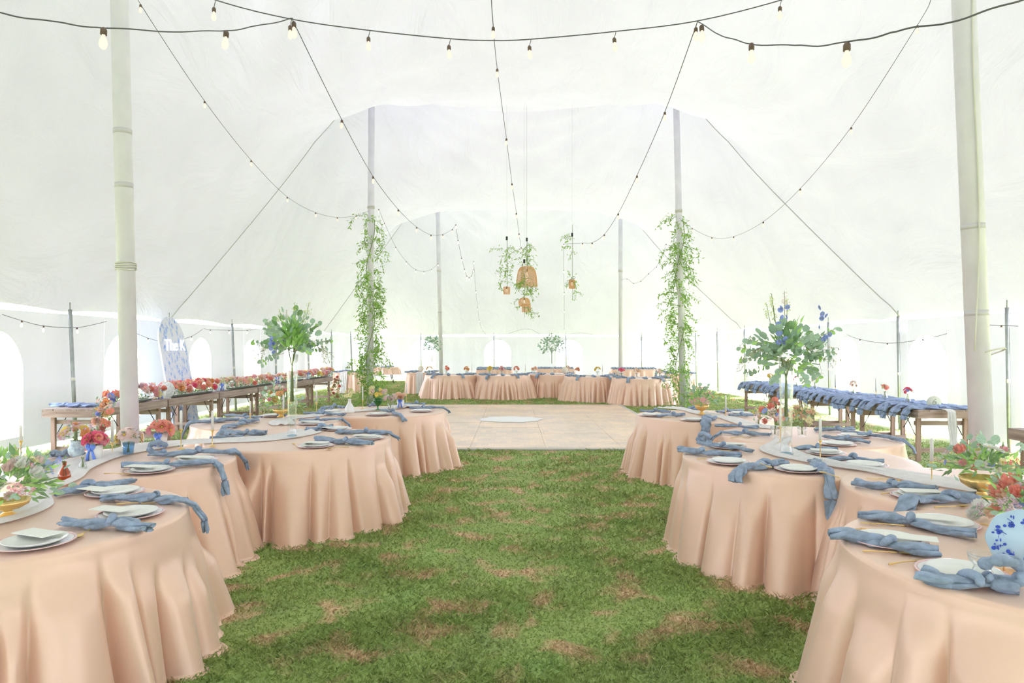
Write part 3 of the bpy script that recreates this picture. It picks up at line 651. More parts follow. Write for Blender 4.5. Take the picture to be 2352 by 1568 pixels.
N('R5', (1472, 947), (1540, 949), 'blue gauze napkin on the far aisle edge of the geranium bowl table', w=0.036)
N('R5', (1508, 958), (1572, 956), 'blue gauze napkin with curled end on the near aisle side of the geranium bowl table', w=0.036)
N('R5', (1632, 962), (1620, 972), 'blue gauze napkin hanging down the near edge of the geranium bowl table', d1=0.22, w=0.058)
N('R5', (1646, 950), (1704, 945), 'blue gauze napkin right of the geranium bowl', w=0.034)
N('R5', (1674, 958), (1738, 957), 'blue gauze napkin on the outer near side of the geranium bowl table', w=0.034)
N('R5', (1585, 940), (1602, 944), 'small blue napkin behind the geranium bowl', w=0.034)
# far row napkins
farn = {'FA': 'leftmost', 'FB': 'second', 'FC': 'middle', 'FD': 'fourth', 'FE': 'rightmost'}
for key, word in farn.items():
    c, R = TR[key]
    for k, deg in enumerate((200, 235, 268, 300, 335, 20, 160)):
        if key == 'FC' and deg in (200, 335, 300): continue
        a_ = math.radians(deg); q = c + Vector((math.cos(a_), math.sin(a_), 0))*(R-0.02); q2 = c + Vector((math.cos(a_), math.sin(a_), 0))*(R-0.40)
        napkin(q2, q, key, 0, 0.07+0.07*rnd.random() if deg > 200 and deg < 340 and k % 2 else 0, 0.05, 100+int(c.x*10)+k, 'small blue gauze napkin round the edge of the %s table of the far row' % word, group='napkins on the %s far row table' % word, nr=8)
# ------------------------------------------------------------------ plates, cards, cutlery
g = G(); g.lathe([(0.0, 0.004), (0.10, 0.004), (0.118, 0.006), (0.150, 0.013)], n=48); g.lathe([(0.0, 0.0), (0.12, 0.001), (0.150, 0.010)], n=48); ch_me = g.obj('disc', M['charger'])
g = G(); g.lathe([(0.150, 0.010), (0.150, 0.0135), (0.158, 0.016), (0.163, 0.0165), (0.163, 0.013), (0.150, 0.010)], n=48); rim_me = g.obj('rim', M['pinkrim'])
g = G(); g.lathe([(0, 0.004), (0.085, 0.004), (0.096, 0.007), (0.124, 0.020), (0.128, 0.020), (0.128, 0.018), (0.098, 0.003), (0.07, 0.0), (0.0, 0.0)], n=48); dp_me = g.obj('dinner_plate', M['china'])
g = G(); g.box((0, 0, 0.0015), (0.10, 0.21, 0.003)); card_me = g.obj('menu_card', M['card'], smooth=False)
meshes = (ch_me.data, rim_me.data, dp_me.data, card_me.data)
for o in (ch_me, rim_me, dp_me, card_me): bpy.data.objects.remove(o)
def setting(key, p, where, card=None):
    q = rim_clamp(onz(*p), key, 0.175); q.z = TZ+0.002
    c = thing('charger_plate', 'white charger with pale pink rim ' + where, 'plate', q, rnd.random()*6, 'pink-rimmed chargers on the round tables')
    inst('disc', meshes[0], c); inst('rim', meshes[1], c)
    d = inst('dinner_plate', meshes[2], None, q+Vector((0.004, -0.004, 0.009)))
    tag(d, 'white dinner plate on the charger ' + where, 'plate', 'white dinner plates')
    if card is not None:
        k = inst('menu_card', meshes[3], None, q+Vector((card[0], card[1], 0.034)), (0, 0, card[2])); tag(k, 'cream menu card on the plate ' + where, 'card', 'cream menu cards')
setting('L1', (80, 1250), 'at the front edge of the amber vase table', (-0.03, 0.06, 1.2))
setting('L1', (300, 1184), 'on the aisle side of the amber vase table', (-0.10, 0.0, 1.3))
setting('L1', (265, 1134), 'behind two napkins on the amber vase table', (-0.11, -0.02, 1.2))
setting('L2', (345, 1083), 'at the near edge of the hot pink flower table', (-0.08, 0.03, 1.4))
setting('L2', (450, 1060), 'on the aisle side of the hot pink flower table', (-0.05, 0.02, 1.5))
setting('L3', (725, 1026), 'at the front edge of the ferny vase table', (0.0, 0.04, 1.5))
setting('L3', (845, 1008), 'on the aisle side of the ferny vase table', (-0.04, 0.02, 1.6))
setting('L3', (778, 986), 'at the back of the ferny vase table', (-0.13, -0.05, 1.3))
setting('L4', (735, 976), 'near the aisle edge of the orange flower table', (-0.03, 0.02, 1.6))
setting('L4', (628, 956), 'at the back of the orange flower table')
setting('L4', (470, 966), 'on the outer edge of the orange flower table')
setting('L5', (868, 953), 'at the front edge of the goblet table')
setting('L5', (968, 945), 'on the near aisle side of the goblet table')
setting('L5', (950, 934), 'on the far aisle side of the goblet table', (-0.08, -0.02, 1.5))
setting('L5', (762, 947), 'at the outer edge of the goblet table')
setting('R1', (2165, 1206), 'at the back of the blue floral plate table', (-0.05, 0.02, 1.2))
setting('R1', (2040, 1246), 'on the aisle side of the blue floral plate table', (0.08, -0.04, 1.1))
setting('R1', (2210, 1322), 'at the front edge of the blue floral plate table')
setting('R2', (2115, 1143), 'on the white ranunculus table', (0.02, 0.03, 1.4))
setting('R3', (1672, 1063), 'on the near aisle side of the delphinium vase table')
setting('R3', (1832, 1081), 'at the front edge of the delphinium vase table')
setting('R3', (1672, 1028), 'on the far aisle side of the delphinium vase table', (0.05, 0.02, 1.2))
setting('R3', (1895, 1043), 'at the back right of the delphinium vase table', (0, 0.02, 1.3))
setting('R3', (1985, 1071), 'on the outer side of the delphinium vase table')
setting('R4', (1922, 1022), 'at the near outer edge of the posy table')
setting('R4', (1962, 1003), 'at the outer edge of the posy table')
setting('R5', (1492, 955), 'on the aisle side of the geranium bowl table')
setting('R5', (1590, 968), 'at the front edge of the geranium bowl table')
setting('R5', (1700, 951), 'on the outer side of the geranium bowl table')
def cutlery(kind, p, deg, where, z=TZ+0.001, flat=True):
    g = G(); L = 0.20
    g.tube([(0, y, 0.006+0.004*math.sin((y+0.1)*16)) for y in np.linspace(-0.10, 0.035, 9)], [0.0045, 0.0042, 0.0036, 0.003, 0.0028, 0.0026, 0.0026, 0.003, 0.0034], 6)
    if kind == 'fork':
        g.box((0, 0.05, 0.008), (0.022, 0.03, 0.003))
        for k in range(4): g.box((-0.0095+k*0.0063, 0.083, 0.009), (0.0028, 0.045, 0.002))
    elif kind == 'spoon':
        n = 12; v = [(0, 0.07, 0.004)]+[(0.020*math.cos(2*PI*k/n), 0.07+0.031*math.sin(2*PI*k/n), 0.012) for k in range(n)]
        g.add(v, [(0, 1+k, 1+(k+1) % n) for k in range(n)]); v2 = [(x, y, z_-0.003) for x, y, z_ in v]; g.add(v2, [(0, 1+(k+1) % n, 1+k) for k in range(n)])
    else:
        g.add([(-0.006, 0.03, 0.004), (0.008, 0.03, 0.004), (0.010, 0.09, 0.004), (-0.004, 0.115, 0.004), (-0.006, 0.03, 0.007), (0.008, 0.03, 0.007), (0.010, 0.09, 0.007), (-0.004, 0.115, 0.007)],
              [(0, 1, 2, 3), (7, 6, 5, 4), (0, 4, 5, 1), (1, 5, 6, 2), (2, 6, 7, 3), (3, 7, 4, 0)])
    o = g.obj(kind, M['gold']); q = onz(*p, z); o.location = (q.x, q.y, z); o.rotation_euler = (0, 0, math.radians(deg)); tag(o, 'gold %s %s' % (kind, where), 'cutlery')
cutlery('spoon', (196, 1226), -170, 'with round bowl beside the flat napkin on the amber vase table')
cutlery('fork', (300, 1202), -95, 'at the near side of the aisle plate on the amber vase table')
cutlery('knife', (312, 1158), -80, 'along the napkin that droops over the amber vase table')
cutlery('fork', (268, 1090), -100, 'left of the near plate on the hot pink flower table')
cutlery('spoon', (775, 1030), 120, 'under the front napkin of the ferny vase table')
cutlery('fork', (678, 1022), 30, 'left of the front plate on the ferny vase table')
cutlery('knife', (565, 979), -70, 'on the near side of the orange flower table')
cutlery('knife', (2215, 1202), 60, 'near the white paper blossoms on the blue floral plate table')
cutlery('fork', (2030, 1207), 75, 'under the long napkin on the blue floral plate table')
cutlery('knife', (1995, 1219), 70, 'beside the wide napkin on the blue floral plate table')
cutlery('spoon', (2040, 1272), -105, 'along the aisle edge of the blue floral plate table')
cutlery('fork', (2088, 1294), -75, 'pointing at the front plate of the blue floral plate table')
cutlery('knife', (2060, 1135), -85, 'beside the near plate on the white ranunculus table')
cutlery('spoon', (2185, 1166), -85, 'on the near edge of the white ranunculus table')
cutlery('fork', (2030, 1103), 75, 'next to the runner on the white ranunculus table')
cutlery('knife', (1630, 1056), -95, 'under the aisle napkin of the delphinium vase table')
cutlery('fork', (1680, 1055), 95, 'between two napkins on the delphinium vase table')
cutlery('fork', (1650, 1036), -100, 'under the looped napkin on the delphinium vase table')
cutlery('spoon', (1758, 1071), 180, 'resting on the folded napkin of the delphinium vase table', z=TZ+0.055)
cutlery('spoon', (1905, 1092), 10, 'poking from the long hanging napkin', z=TZ+0.03)
cutlery('fork', (1715, 991), 100, 'behind the drooping napkin on the posy table')
cutlery('knife', (1700, 1006), -85, 'in front of the drooping napkin on the posy table')
cutlery('knife', (1535, 961), -80, 'under the curled napkin on the geranium bowl table')
# ------------------------------------------------------------------ candles
def candle(p, lab, hold=0.14, wax=0.18, z=TZ+0.012, r=0.0105, far=False):
    q = onz(*p, z) if not isinstance(p, Vector) else p
    o = thing('taper_candle', lab, 'candle', (q.x, q.y, z), group='white taper candles in slim gold holders')
    g = G(); n = 8 if far else 16
    g.lathe([(0, 0), (0.034, 0), (0.034, 0.003), (0.008, 0.008), (0.0035, 0.02), (0.0035, hold-0.03), (0.009, hold-0.024), (0.006, hold-0.018), (0.013, hold), (0.014, hold+0.006), (0.010, hold+0.006), (0, hold)], n=n); g.obj('candle_holder', M['gold'], o)
    g = G(); g.lathe([(0, hold), (r, hold), (r, hold+wax*0.9), (r*0.7, hold+wax*0.97), (0, hold+wax)], n=n); g.obj('candle', M['wax'], o)
    tubeobj('wick', [(0, 0, hold+wax-0.002), (0.001, 0, hold+wax+0.008)], 0.001, M['black'], o, 4)
candle((488, 1024), 'white taper candle on the runner left of the ferny tall vase')
candle((416, 1031), 'white taper candle on the hot pink flower table, near its back edge', 0.17, 0.17)
candle((258, 1042), 'white taper candle between the hot pink flowers and the blue-footed vase', 0.09, 0.20)
candle((48, 1068), 'pale blurred taper candle rising behind the corner flowers', 0.18, 0.12)
candle((575, 961), 'white taper candle at the outer back of the orange flower table', 0.06, 0.16)
candle((651, 963), 'white taper candle in front of the gold flower bowl', 0.12, 0.19)
candle((727, 946), 'white taper candle at the outer side of the goblet table', 0.13, 0.18)
candle((833, 939), 'white taper candle behind the amphora vase', 0.13, 0.20)
candle((934, 928), 'white taper candle at the far side of the goblet table', 0.16, 0.17)
candle((1884, 1056), 'white taper candle standing right of the delphinium vase', 0.15, 0.18)
candle((1792, 1018), 'white taper candle close to the left of the delphinium vase', 0.15, 0.20)
candle((1667, 955), 'white taper candle behind the napkins right of the geranium bowl', 0.07, 0.20)
candle((2140, 1107), 'white taper candle left of the white ranunculus bowl', 0.13, 0.16)
candle((2296, 1140), 'white taper candle right of the white ranunculus bowl', 0.06, 0.19)
for k, (x, y) in enumerate(((-2.35, 23.1), (-1.35, 22.9), (-0.2, 23.1), (0.45, 22.9), (2.15, 22.0), (2.9, 21.9), (3.5, 20.9))):
    candle(Vector((x, y, 0)), 'tiny white taper candle on the far row of tables', 0.14, 0.2, far=True)
# ------------------------------------------------------------------ flowers and leaves
def petal_mesh(nrow, kind, n=6, r=0.5):
    pass
def bloom_geo(kind):
    g = G()
    if kind == 'rose':
        rings = [(7, 0.48, 0.10, 0.34, 0.30), (6, 0.36, 0.22, 0.30, 0.36), (5, 0.22, 0.30, 0.24, 0.36), (3, 0.10, 0.34, 0.20, 0.34)]
        for i, (n, out, up, wid, ht) in enumerate(rings):
            for k in range(n):
                a_ = 2*PI*k/n + i*0.5; c, s_ = math.cos(a_), math.sin(a_)
                def P(rr, tt, z): return (c*rr - s_*tt, s_*rr + c*tt, z)
                g.add([P(0.04, 0, 0), P(out*0.75, -wid*0.5, up*0.4), P(out*0.85, 0, up*0.3), P(out*0.75, wid*0.5, up*0.4), P(out, -wid*0.32, up+ht*0.55), P(out*0.95, 0, up+ht*0.75), P(out, wid*0.32, up+ht*0.55)],
                      [(0, 2, 1), (0, 3, 2), (1, 2, 5, 4), (2, 3, 6, 5)])
    elif kind == 'open':
        for i, (n, out, ht) in enumerate(((8, 0.52, 0.14), (7, 0.42, 0.24))):
            for k in range(n):
                a_ = 2*PI*k/n+i*0.4; c, s_ = math.cos(a_), math.sin(a_)
                def P(rr, tt, z): return (c*rr - s_*tt, s_*rr + c*tt, z)
                g.add([P(0.02, 0, 0), P(out*0.6, -0.20, ht*0.7), P(out*0.6, 0, ht*0.5), P(out*0.6, 0.20, ht*0.7), P(out, -0.11, ht), P(out*1.03, 0.11, ht)], [(0, 2, 1), (0, 3, 2), (1, 2, 4), (2, 5, 4), (2, 3, 5)])
        g.lathe([(0, 0.18), (0.10, 0.14), (0.11, 0.05), (0, 0)], n=8, mi=1)
    elif kind == 'cluster':
        rr = random.Random(3)
        for k in range(11):
            u = rr.random(); a_ = rr.random()*2*PI; q = Vector((math.cos(a_)*math.sin(u*1.8)*0.42, math.sin(a_)*math.sin(u*1.8)*0.42, 0.15+0.42*math.cos(u*1.5)))
            for j in range(4):
                b_ = 2*PI*j/4+k; g.add([q, q+Vector((math.cos(b_)*0.15, math.sin(b_)*0.15, 0.08)), q+Vector((math.cos(b_+0.9)*0.15, math.sin(b_+0.9)*0.15, 0.08))], [(0, 1, 2)])
    return g
BL = {}
def bloom_mesh(kind, col):
    if (kind, col) not in BL:
        o = bloom_geo(kind).obj('bloom', M['p_'+col], None, mats=[M['p_yellow'] if col != 'yellow' else M['p_lemon']]); BL[(kind, col)] = o.data; bpy.data.objects.remove(o)
    return BL[(kind, col)]
def leaf_shape(kind, L=1.0):
    if kind == 'round':
        n = 8; return [(0, 0, 0)]+[(L*(0.42-0.42*math.cos(2*PI*k/n)), L*0.36*math.sin(2*PI*k/n), 0.10*L*abs(math.sin(2*PI*k/n))) for k in range(1, n)], [(0, k, k+1) for k in range(1, n-1)]
    return [(0, 0, 0), (L*0.42, L*0.17, 0.05*L), (L*0.42, -L*0.17, 0.05*L), (L, 0, -0.08*L)], [(0, 2, 1), (1, 2, 3)]
def rand_rot(d, r, roll=None):
    d = Vector(d).normalized(); q = d.to_track_quat('X', 'Z'); return (q @ Euler((r.uniform(-1.2, 1.2) if roll is None else roll, 0, 0)).to_quaternion()).to_matrix()
def leaf_cloud(name, leaves, m, parent, shape='lance', kind='stuff'):
    g = G(); sv, sf = leaf_shape(shape)
    for (p, R_, L) in leaves: g.add([R_ @ (Vector(q)*L) + Vector(p) for q in sv], sf)
    o = g.obj(name, m, parent); 
    if kind: o['kind'] = kind
    return o
LM = {}
def leaf_mesh(m):
    if m not in LM:
        g = G(); v, f = leaf_shape('round'); g.add(v, f); o = g.obj('leaf', M[m]); LM[m] = o.data; bpy.data.objects.remove(o)
    return LM[m]
def strand(p, d, L, leaf, r, step=0.035, grav=0.35, wander=0.35):
    pts = [Vector(p)]; d = Vector(d).normalized(); out = []; n = int(L/step); side = 1
    for i in range(n):
        d = (d + Vector((r.uniform(-1, 1), r.uniform(-1, 1), r.uniform(-1, 1)))*wander*0.5 + Vector((0, 0, -grav))*0.25).normalized(); q = pts[-1]+d*step; pts.append(q)
        s_ = d.cross(Vector((0, 0, 1)));
        if s_.length < 0.1: s_ = Vector((1, 0, 0))
        s_ = (Matrix.Rotation(r.random()*6.28, 3, d) @ s_).normalized()
        out.append((q, rand_rot(s_*0.9+d*0.6, r), leaf*r.uniform(0.7, 1.2)))
    return pts, out
def dome(r, rx, ry, rz, lo=-0.15):
    while True:
        v = Vector((r.gauss(0, 1), r.gauss(0, 1), r.gauss(0, 1))).normalized()
        if v.z > lo: return Vector((v.x*rx, v.y*ry, v.z*rz)), v
def bouquet(o, c, rx, ry, rz, blooms, r, nleaf=120, leaf=0.05, cols=('dark',), euc=0, eucm='euc', eucl=0.05, lo=-0.2, fill=0.75):
    """blooms: list of (kind, colour, size, count)"""
    c = Vector(c)
    for m in cols:
        lv = []
        for k in range(nleaf//len(cols)):
            p, v = dome(r, rx, ry, rz, lo); s_ = r.uniform(0.35, 1.0); lv.append((c+p*s_*0.9, rand_rot(v+Vector((r.uniform(-.6, .6), r.uniform(-.6, .6), r.uniform(-.4, .4))), r), leaf*r.uniform(0.7, 1.4)))
        leaf_cloud('foliage', lv, M[m], o)
    for k in range(euc):
        p, v = dome(r, rx, ry, rz, lo); s_ = r.uniform(0.7, 1.12)
        inst('leaf', leaf_mesh(eucm), o, c+p*s_, rand_rot(v+Vector((r.uniform(-.8, .8), r.uniform(-.8, .8), r.uniform(-.5, .5))), r), eucl*r.uniform(0.7, 1.2))
    for (kind, col, size, count) in blooms:
        for k in range(count):
            p, v = dome(r, rx, ry, rz, max(lo, -0.05)); q = v.to_track_quat('Z', 'Y')
            inst('bloom', bloom_mesh(kind, col), o, c+p*fill*r.uniform(0.85, 1.12), q, size*r.uniform(0.8, 1.15))
def bowl(o, R, h, m='gold', foot=0.5, ribs=True):
    g = G(); n = 48
    prof = [(0, 0), (R*foot, 0), (R*foot*0.9, h*0.06), (R*0.22, h*0.22), (R*0.20, h*0.35), (R*0.55, h*0.45), (R*0.88, h*0.68), (R, h), (R*0.95, h), (R*0.80, h*0.72), (0, h*0.5)]
    v = []; f = []
    for (rr, z) in prof:
        for j in range(n):
            a_ = 2*PI*j/n; q = rr*(1+(0.035*math.cos(16*a_) if ribs and z > h*0.4 else 0)); v.append((q*math.cos(a_), q*math.sin(a_), z))
    for i in range(len(prof)-1):
        for j in range(n): f.append((i*n+j, i*n+(j+1) % n, (i+1)*n+(j+1) % n, (i+1)*n+j))
    g.add(v, f); return g.obj('bowl', M[m], o)
def bow(o, z, s_, y=-0.035, m='ribbon'):
    g = G()
    for sx in (-1, 1):
        g.tube([(sx*(0.002+0.9*s_*t*(1.15-t)), y-0.012, z+0.55*s_*math.sin(t*PI*1.1)*(1-0.3*t)) for t in np.linspace(0, 1, 8)], [s_*0.10, s_*0.2, s_*0.28, s_*0.32, s_*0.3, s_*0.26, s_*0.2, s_*0.1], 8)
        g.tube([(sx*0.01, y-0.01, z), (sx*s_*0.35, y-0.012, z-s_*0.7), (sx*s_*0.45, y-0.005, z-s_*1.3)], [s_*0.1, s_*0.16, s_*0.2], 6)
    g.tube([(0, y-0.022, z-0.012), (0, y-0.022, z+0.012)], s_*0.16, 8); return g.obj('ribbon_bow', M[m], o)
def stems(o, n, R0, z0, R1, z1, r, m='vinestem', rad=0.0025):
    g = G()
    for k in range(n):
        a_ = r.random()*6.28; b_ = a_+2.5+r.uniform(-.6, .6); g.tube([(R0*r.random()*math.cos(a_), R0*r.random()*math.sin(a_), z0), (0.2*R0*math.cos(a_), 0.2*R0*math.sin(a_), (z0+z1)*0.55), (R1*math.cos(b_), R1*math.sin(b_), z1)], rad, 5)
    return g.obj('stems', M[m], o)
# -- tall glass vase arrangements
def tall_vase(p, hv, rtop, rbot, lab, rx, rz_, style, seed, far=False, h0=None):
    r = random.Random(seed); q = onz(*p, RZ+0.02) if not isinstance(p, Vector) else p
    o = thing('vase_arrangement', lab, 'flower arrangement', q)
    g = G(); pr = [(0, 0.0), (rbot, 0.0), (rbot*0.8, 0.03), (rbot*0.78, 0.10)] + [(rbot*0.78+(rtop-rbot*0.78)*t**1.4, 0.1+(hv-0.1)*t) for t in np.linspace(0.15, 1, 7)]
    inn = [(max(0, a_-0.006), z) for a_, z in reversed(pr[3:])] + [(0, 0.05)]
    g.lathe(pr+inn, n=12 if far else 40); g.obj('glass_vase', M['glass'], o)
    g = G(); g.lathe([(rbot*0.80, 0.0), (rbot*0.82, 0.012), (0, 0.02)], n=24); g.obj('vase_foot', M['blueglass'], o)
    stems(o, 4 if far else 9, rtop*0.4, hv*0.42, rtop*0.7, hv+0.06, r, rad=0.006 if far else 0.0035)
    c = Vector((0, 0, hv+rz_*0.42))
    if far:
        lv = []
        for k in range(260):
            p_, v = dome(r, rx, rx, rz_, -0.75); lv.append((c+p_*r.uniform(0.3, 1.05), rand_rot(v, r), 0.085*r.uniform(0.6, 1.3)))
        leaf_cloud('foliage', lv, M[style], o, 'round'); return o
    for m, nl in (('dark', 50), ('fern', 210 if style == 'fern' else 60), ('euc', 170 if style == 'blue' else 90)):
        lv = []
        for k in range(nl):
            p_, v = dome(r, rx*0.62, rx*0.55, rz_*0.85, -0.6)
            if m == 'fern' and style == 'fern': p_ = Vector((p_.x*0.35+0.03, p_.y*0.5-0.05, p_.z*0.75)); v = Vector((v.x, v.y, abs(v.z)+0.5))
            lv.append((c+p_*r.uniform(0.15, 1.0), rand_rot(v+Vector((0, 0, 0.3)), r), (0.10 if m == 'fern' else 0.075)*r.uniform(0.6, 1.3)))
        if style == 'blue': lv = [(Vector((q.x, q.y, c.z+(q.z-c.z)*0.75-0.06)), R_, L_) for q, R_, L_ in lv]
        leaf_cloud('foliage', lv, M[m], o, 'round' if m != 'fern' else 'lance')
    # eucalyptus branches whose leaves stand apart one by one
    bg = G(); nb = 15
    for k in range(nb):
        a_ = 2*PI*k/nb+r.uniform(-.2, .2); el = r.uniform(-0.35, 0.72); d = Vector((math.cos(a_)*math.cos(el), math.sin(a_)*math.cos(el)*0.6, math.sin(el)+0.1)).normalized()
        L = rx*r.uniform(0.85, 1.12)/max(0.55, math.hypot(d.x, d.y)+0.25); pts = [c+Vector((0, 0, -rz_*0.35))]
        for i in range(9):
            d = (d+Vector((r.uniform(-.12, .12), r.uniform(-.12, .12), r.uniform(-.16, .08)))).normalized(); pts.append(pts[-1]+d*L/9)
            if i >= 3:
                for s_ in (-1, 1):
                    sd = d.cross(Vector((0, 0.6, 1))).normalized()*s_
                    inst('leaf', leaf_mesh('euc' if (k+i) % 5 else 'fern'), o, pts[-1], rand_rot(sd+d*0.4+Vector((0, -0.5*r.random(), 0)), r, r.uniform(0.6, 2.2)), r.uniform(0.045, 0.072))
        bg.tube(pts, 0.0022, 4)
    bg.obj('branch', M['seed'], o)['kind'] = 'stuff'
    # drooping seeded sprays and upright spikes
    lv = []; sg = G()
    for k in range(12):
        a_ = PI*(k % 2)+r.uniform(-.7, .7); pts, l_ = strand(c+Vector((math.cos(a_)*rx*0.45, 0, -rz_*0.1)), (math.cos(a_), math.sin(a_)*0.4, r.uniform(-.1, .5)), rx*0.75, 0.028, r, 0.018, 0.45, 0.5); lv += l_; sg.tube(pts, 0.0012, 4)
    leaf_cloud('seeded_spray', lv, M['seed'], o); sg.obj('twig', M['seed'], o)['kind'] = 'stuff'
    for k in range(5):
        x = rx*r.uniform(-.55, .6); zt = c.z+rz_*r.uniform(0.75, 1.12); pts = [Vector((x*0.4, 0, c.z)), Vector((x*0.8, 0, (c.z+zt)/2)), Vector((x, 0, zt))]
        tubeobj('spike_stem', pts, 0.002, M['vinestem'], o, 4)
        lv = [(pts[2]-Vector((0, 0, 0.12*t))+Vector((r.gauss(0, .012), r.gauss(0, .012), 0)), rand_rot((r.uniform(-1, 1), r.uniform(-1, 1), 0.6), r), 0.022) for t in [r.random() for _ in range(36)]]
        leaf_cloud('flower_spike', lv, M['lime' if k != 1 else 'p_blush'], o)
    ncl = 26 if style == 'blue' else 9
    for k in range(ncl):
        x = (-0.10 if k % 3 else 0.22)*rx/0.4 + r.gauss(0, 0.025); z = c.z+rz_*(r.uniform(0.0, 0.75) if style == 'blue' else r.uniform(-0.4, 0.1))
        inst('bloom', bloom_mesh('open', 'blue'), o, (x if style == 'blue' else -0.13+r.gauss(0, .02), -0.12-0.1*r.random(), z), (r.uniform(1, 2), 0, r.random()*6), 0.040)
    return o
tall_vase((671, 1001), 0.80, 0.058, 0.050, 'tall clear vase of fern, round-leaf eucalyptus and seeded sprays on the third left table', 0.40, 0.34, 'fern', 11)
tall_vase((1806, 1042), 0.72, 0.058, 0.056, 'tall clear vase with blue delphinium and broad pale eucalyptus on the third right table', 0.41, 0.40, 'blue', 12)
tall_vase(Vector((1.36, 23.3, RZ+0.02)), 0.80, 0.06, 0.05, 'tall slim vase with a full round green head on the middle far row table', 0.42, 0.36, 'euc', 13, True)
tall_vase(Vector((-3.0, 25.6, RZ+0.02)), 0.85, 0.05, 0.05, 'tall slim vase with sparse green top behind the leftmost far row table', 0.33, 0.32, 'euc', 14, True)
def compote(p, R, h, lab, rx, rz_, blooms, seed, nleaf=230, euc=30, leaf=0.062, eucl=0.045, cols=('dark', 'fern'), z=RZ+0.012):
    r = random.Random(seed); q = onz(*p, z); o = thing('flower_bowl', lab, 'flower arrangement', q, 0); bowl(o, R, h)
    bouquet(o, (0, 0, h+rz_*0.25), rx, rx*0.85, rz_, blooms, r, nleaf, leaf, cols, euc, 'euc', eucl, -0.25); return o
compote((645, 957), 0.10, 0.10, 'gold bowl of orange, white and pink flowers with broad leaves on the fourth left table', 0.27, 0.24,
        [('open', 'orange', 0.085, 6), ('rose', 'pink', 0.06, 4), ('open', 'white', 0.075, 5), ('rose', 'blush', 0.075, 4), ('cluster', 'blue', 0.06, 2)], 21, euc=34, eucl=0.065)
compote((1612, 951), 0.095, 0.13, 'gold footed bowl of pink geranium flowers and dark green leaves', 0.22, 0.19,
        [('cluster', 'pink', 0.085, 10), ('open', 'blush', 0.06, 7), ('open', 'coral', 0.05, 3)], 22, euc=30, eucl=0.075)
compote((2255, 1142), 0.115, 0.12, 'gold bowl of white ranunculus, coral blooms, pink berries and eucalyptus', 0.24, 0.17,
        [('open', 'white', 0.075, 6), ('open', 'lemon', 0.045, 6), ('rose', 'coral', 0.075, 4), ('rose', 'pink', 0.05, 4), ('cluster', 'hot', 0.05, 5), ('cluster', 'mauve', 0.06, 4), ('open', 'blue', 0.04, 3)], 23, nleaf=200, euc=46, eucl=0.062)
compote((18, 1184), 0.10, 0.085, 'gold bowl of white lisianthus and pink waxflower in the near left corner', 0.25, 0.22,
        [('rose', 'white', 0.085, 7), ('cluster', 'pink', 0.055, 14), ('rose', 'blush', 0.06, 6), ('open', 'lemon', 0.05, 4), ('cluster', 'blue', 0.05, 3)], 24, nleaf=240, euc=50, eucl=0.05)
compote((2372, 1236), 0.10, 0.06, 'low mass of coral roses and mauve blossoms behind the blue floral plate', 0.21, 0.19,
        [('rose', 'coral', 0.085, 10), ('rose', 'peach', 0.075, 7), ('cluster', 'mauve', 0.075, 10), ('open', 'white', 0.06, 6), ('open', 'blue', 0.045, 4)], 25, nleaf=200, euc=36, eucl=0.055)
def posy(p, kind, lab, rx, rz_, blooms, seed, z=RZ+0.012, hv=0.10, nleaf=40, bow_=False, m='glass', euc=4):
    r = random.Random(seed); q = onz(*p, z) if not isinstance(p, Vector) else Vector((p.x, p.y, z)); o = thing('bud_vase', lab, 'vase of flowers', q)
    g = G()
    if kind == 'bottle': pr = [(0, 0), (hv*0.32, 0), (hv*0.34, hv*0.1), (hv*0.30, hv*0.4), (hv*0.12, hv*0.72), (hv*0.10, hv*0.92), (hv*0.13, hv)]
    elif kind == 'jug': pr = [(0, 0), (hv*0.28, 0), (hv*0.44, hv*0.25), (hv*0.46, hv*0.5), (hv*0.28, hv*0.82), (hv*0.33, hv)]
    elif kind == 'goblet': pr = [(0, 0), (hv*0.25, 0), (hv*0.05, hv*0.06), (hv*0.05, hv*0.28), (hv*0.25, hv*0.42), (hv*0.40, hv*0.70), (hv*0.36, hv)]
    elif kind == 'cup': pr = [(0, 0), (hv*0.42, 0), (hv*0.45, hv*0.5), (hv*0.50, hv)]
    else: pr = [(0, 0), (hv*0.40, 0), (hv*0.48, hv*0.15), (hv*0.30, hv*0.6), (hv*0.36, hv)]
    g.lathe(pr+[(max(0, a_-0.003), z_) for a_, z_ in reversed(pr[1:])], n=20); g.obj('vase', M[m], o)
    stems(o, 5, hv*0.15, hv*0.15, hv*0.12, hv*1.05, r)
    if blooms: bouquet(o, (0, 0, hv+rz_*0.35), rx, rx, rz_, blooms, r, nleaf, 0.035, ('dark',), euc, 'euc', 0.035, -0.1, 0.8)
    if bow_: bow(o, hv*0.75, hv*0.55, -hv*0.40)
    return o
posy((148, 1100), 'bottle', 'small faceted amber bud vase holding one blue thistle', 0.02, 0.03, [('cluster', 'blue', 0.05, 2)], 31, hv=0.115, m='amber', nleaf=6, euc=0)
posy((190, 1076), 'bottle', 'small clear bottle beside the amber bud vase', 0.01, 0.02, [], 32, hv=0.08)
posy((218, 1055), 'cup', 'white cup with blue silk bow and a mass of hot pink sweet peas', 0.085, 0.075, [('open', 'hot', 0.07, 17), ('open', 'coral', 0.065, 7), ('rose', 'pink', 0.06, 4)], 33, hv=0.115, m='china', bow_=True)
posy((175, 1048), 'jug', 'blue and white china jug with yellow and orange poppies and mauve blossom', 0.115, 0.10, [('open', 'orange', 0.10, 3), ('open', 'yellow', 0.085, 3), ('cluster', 'mauve', 0.075, 11), ('open', 'peach', 0.07, 4), ('rose', 'coral', 0.055, 3)], 34, hv=0.13, m='bluechina')
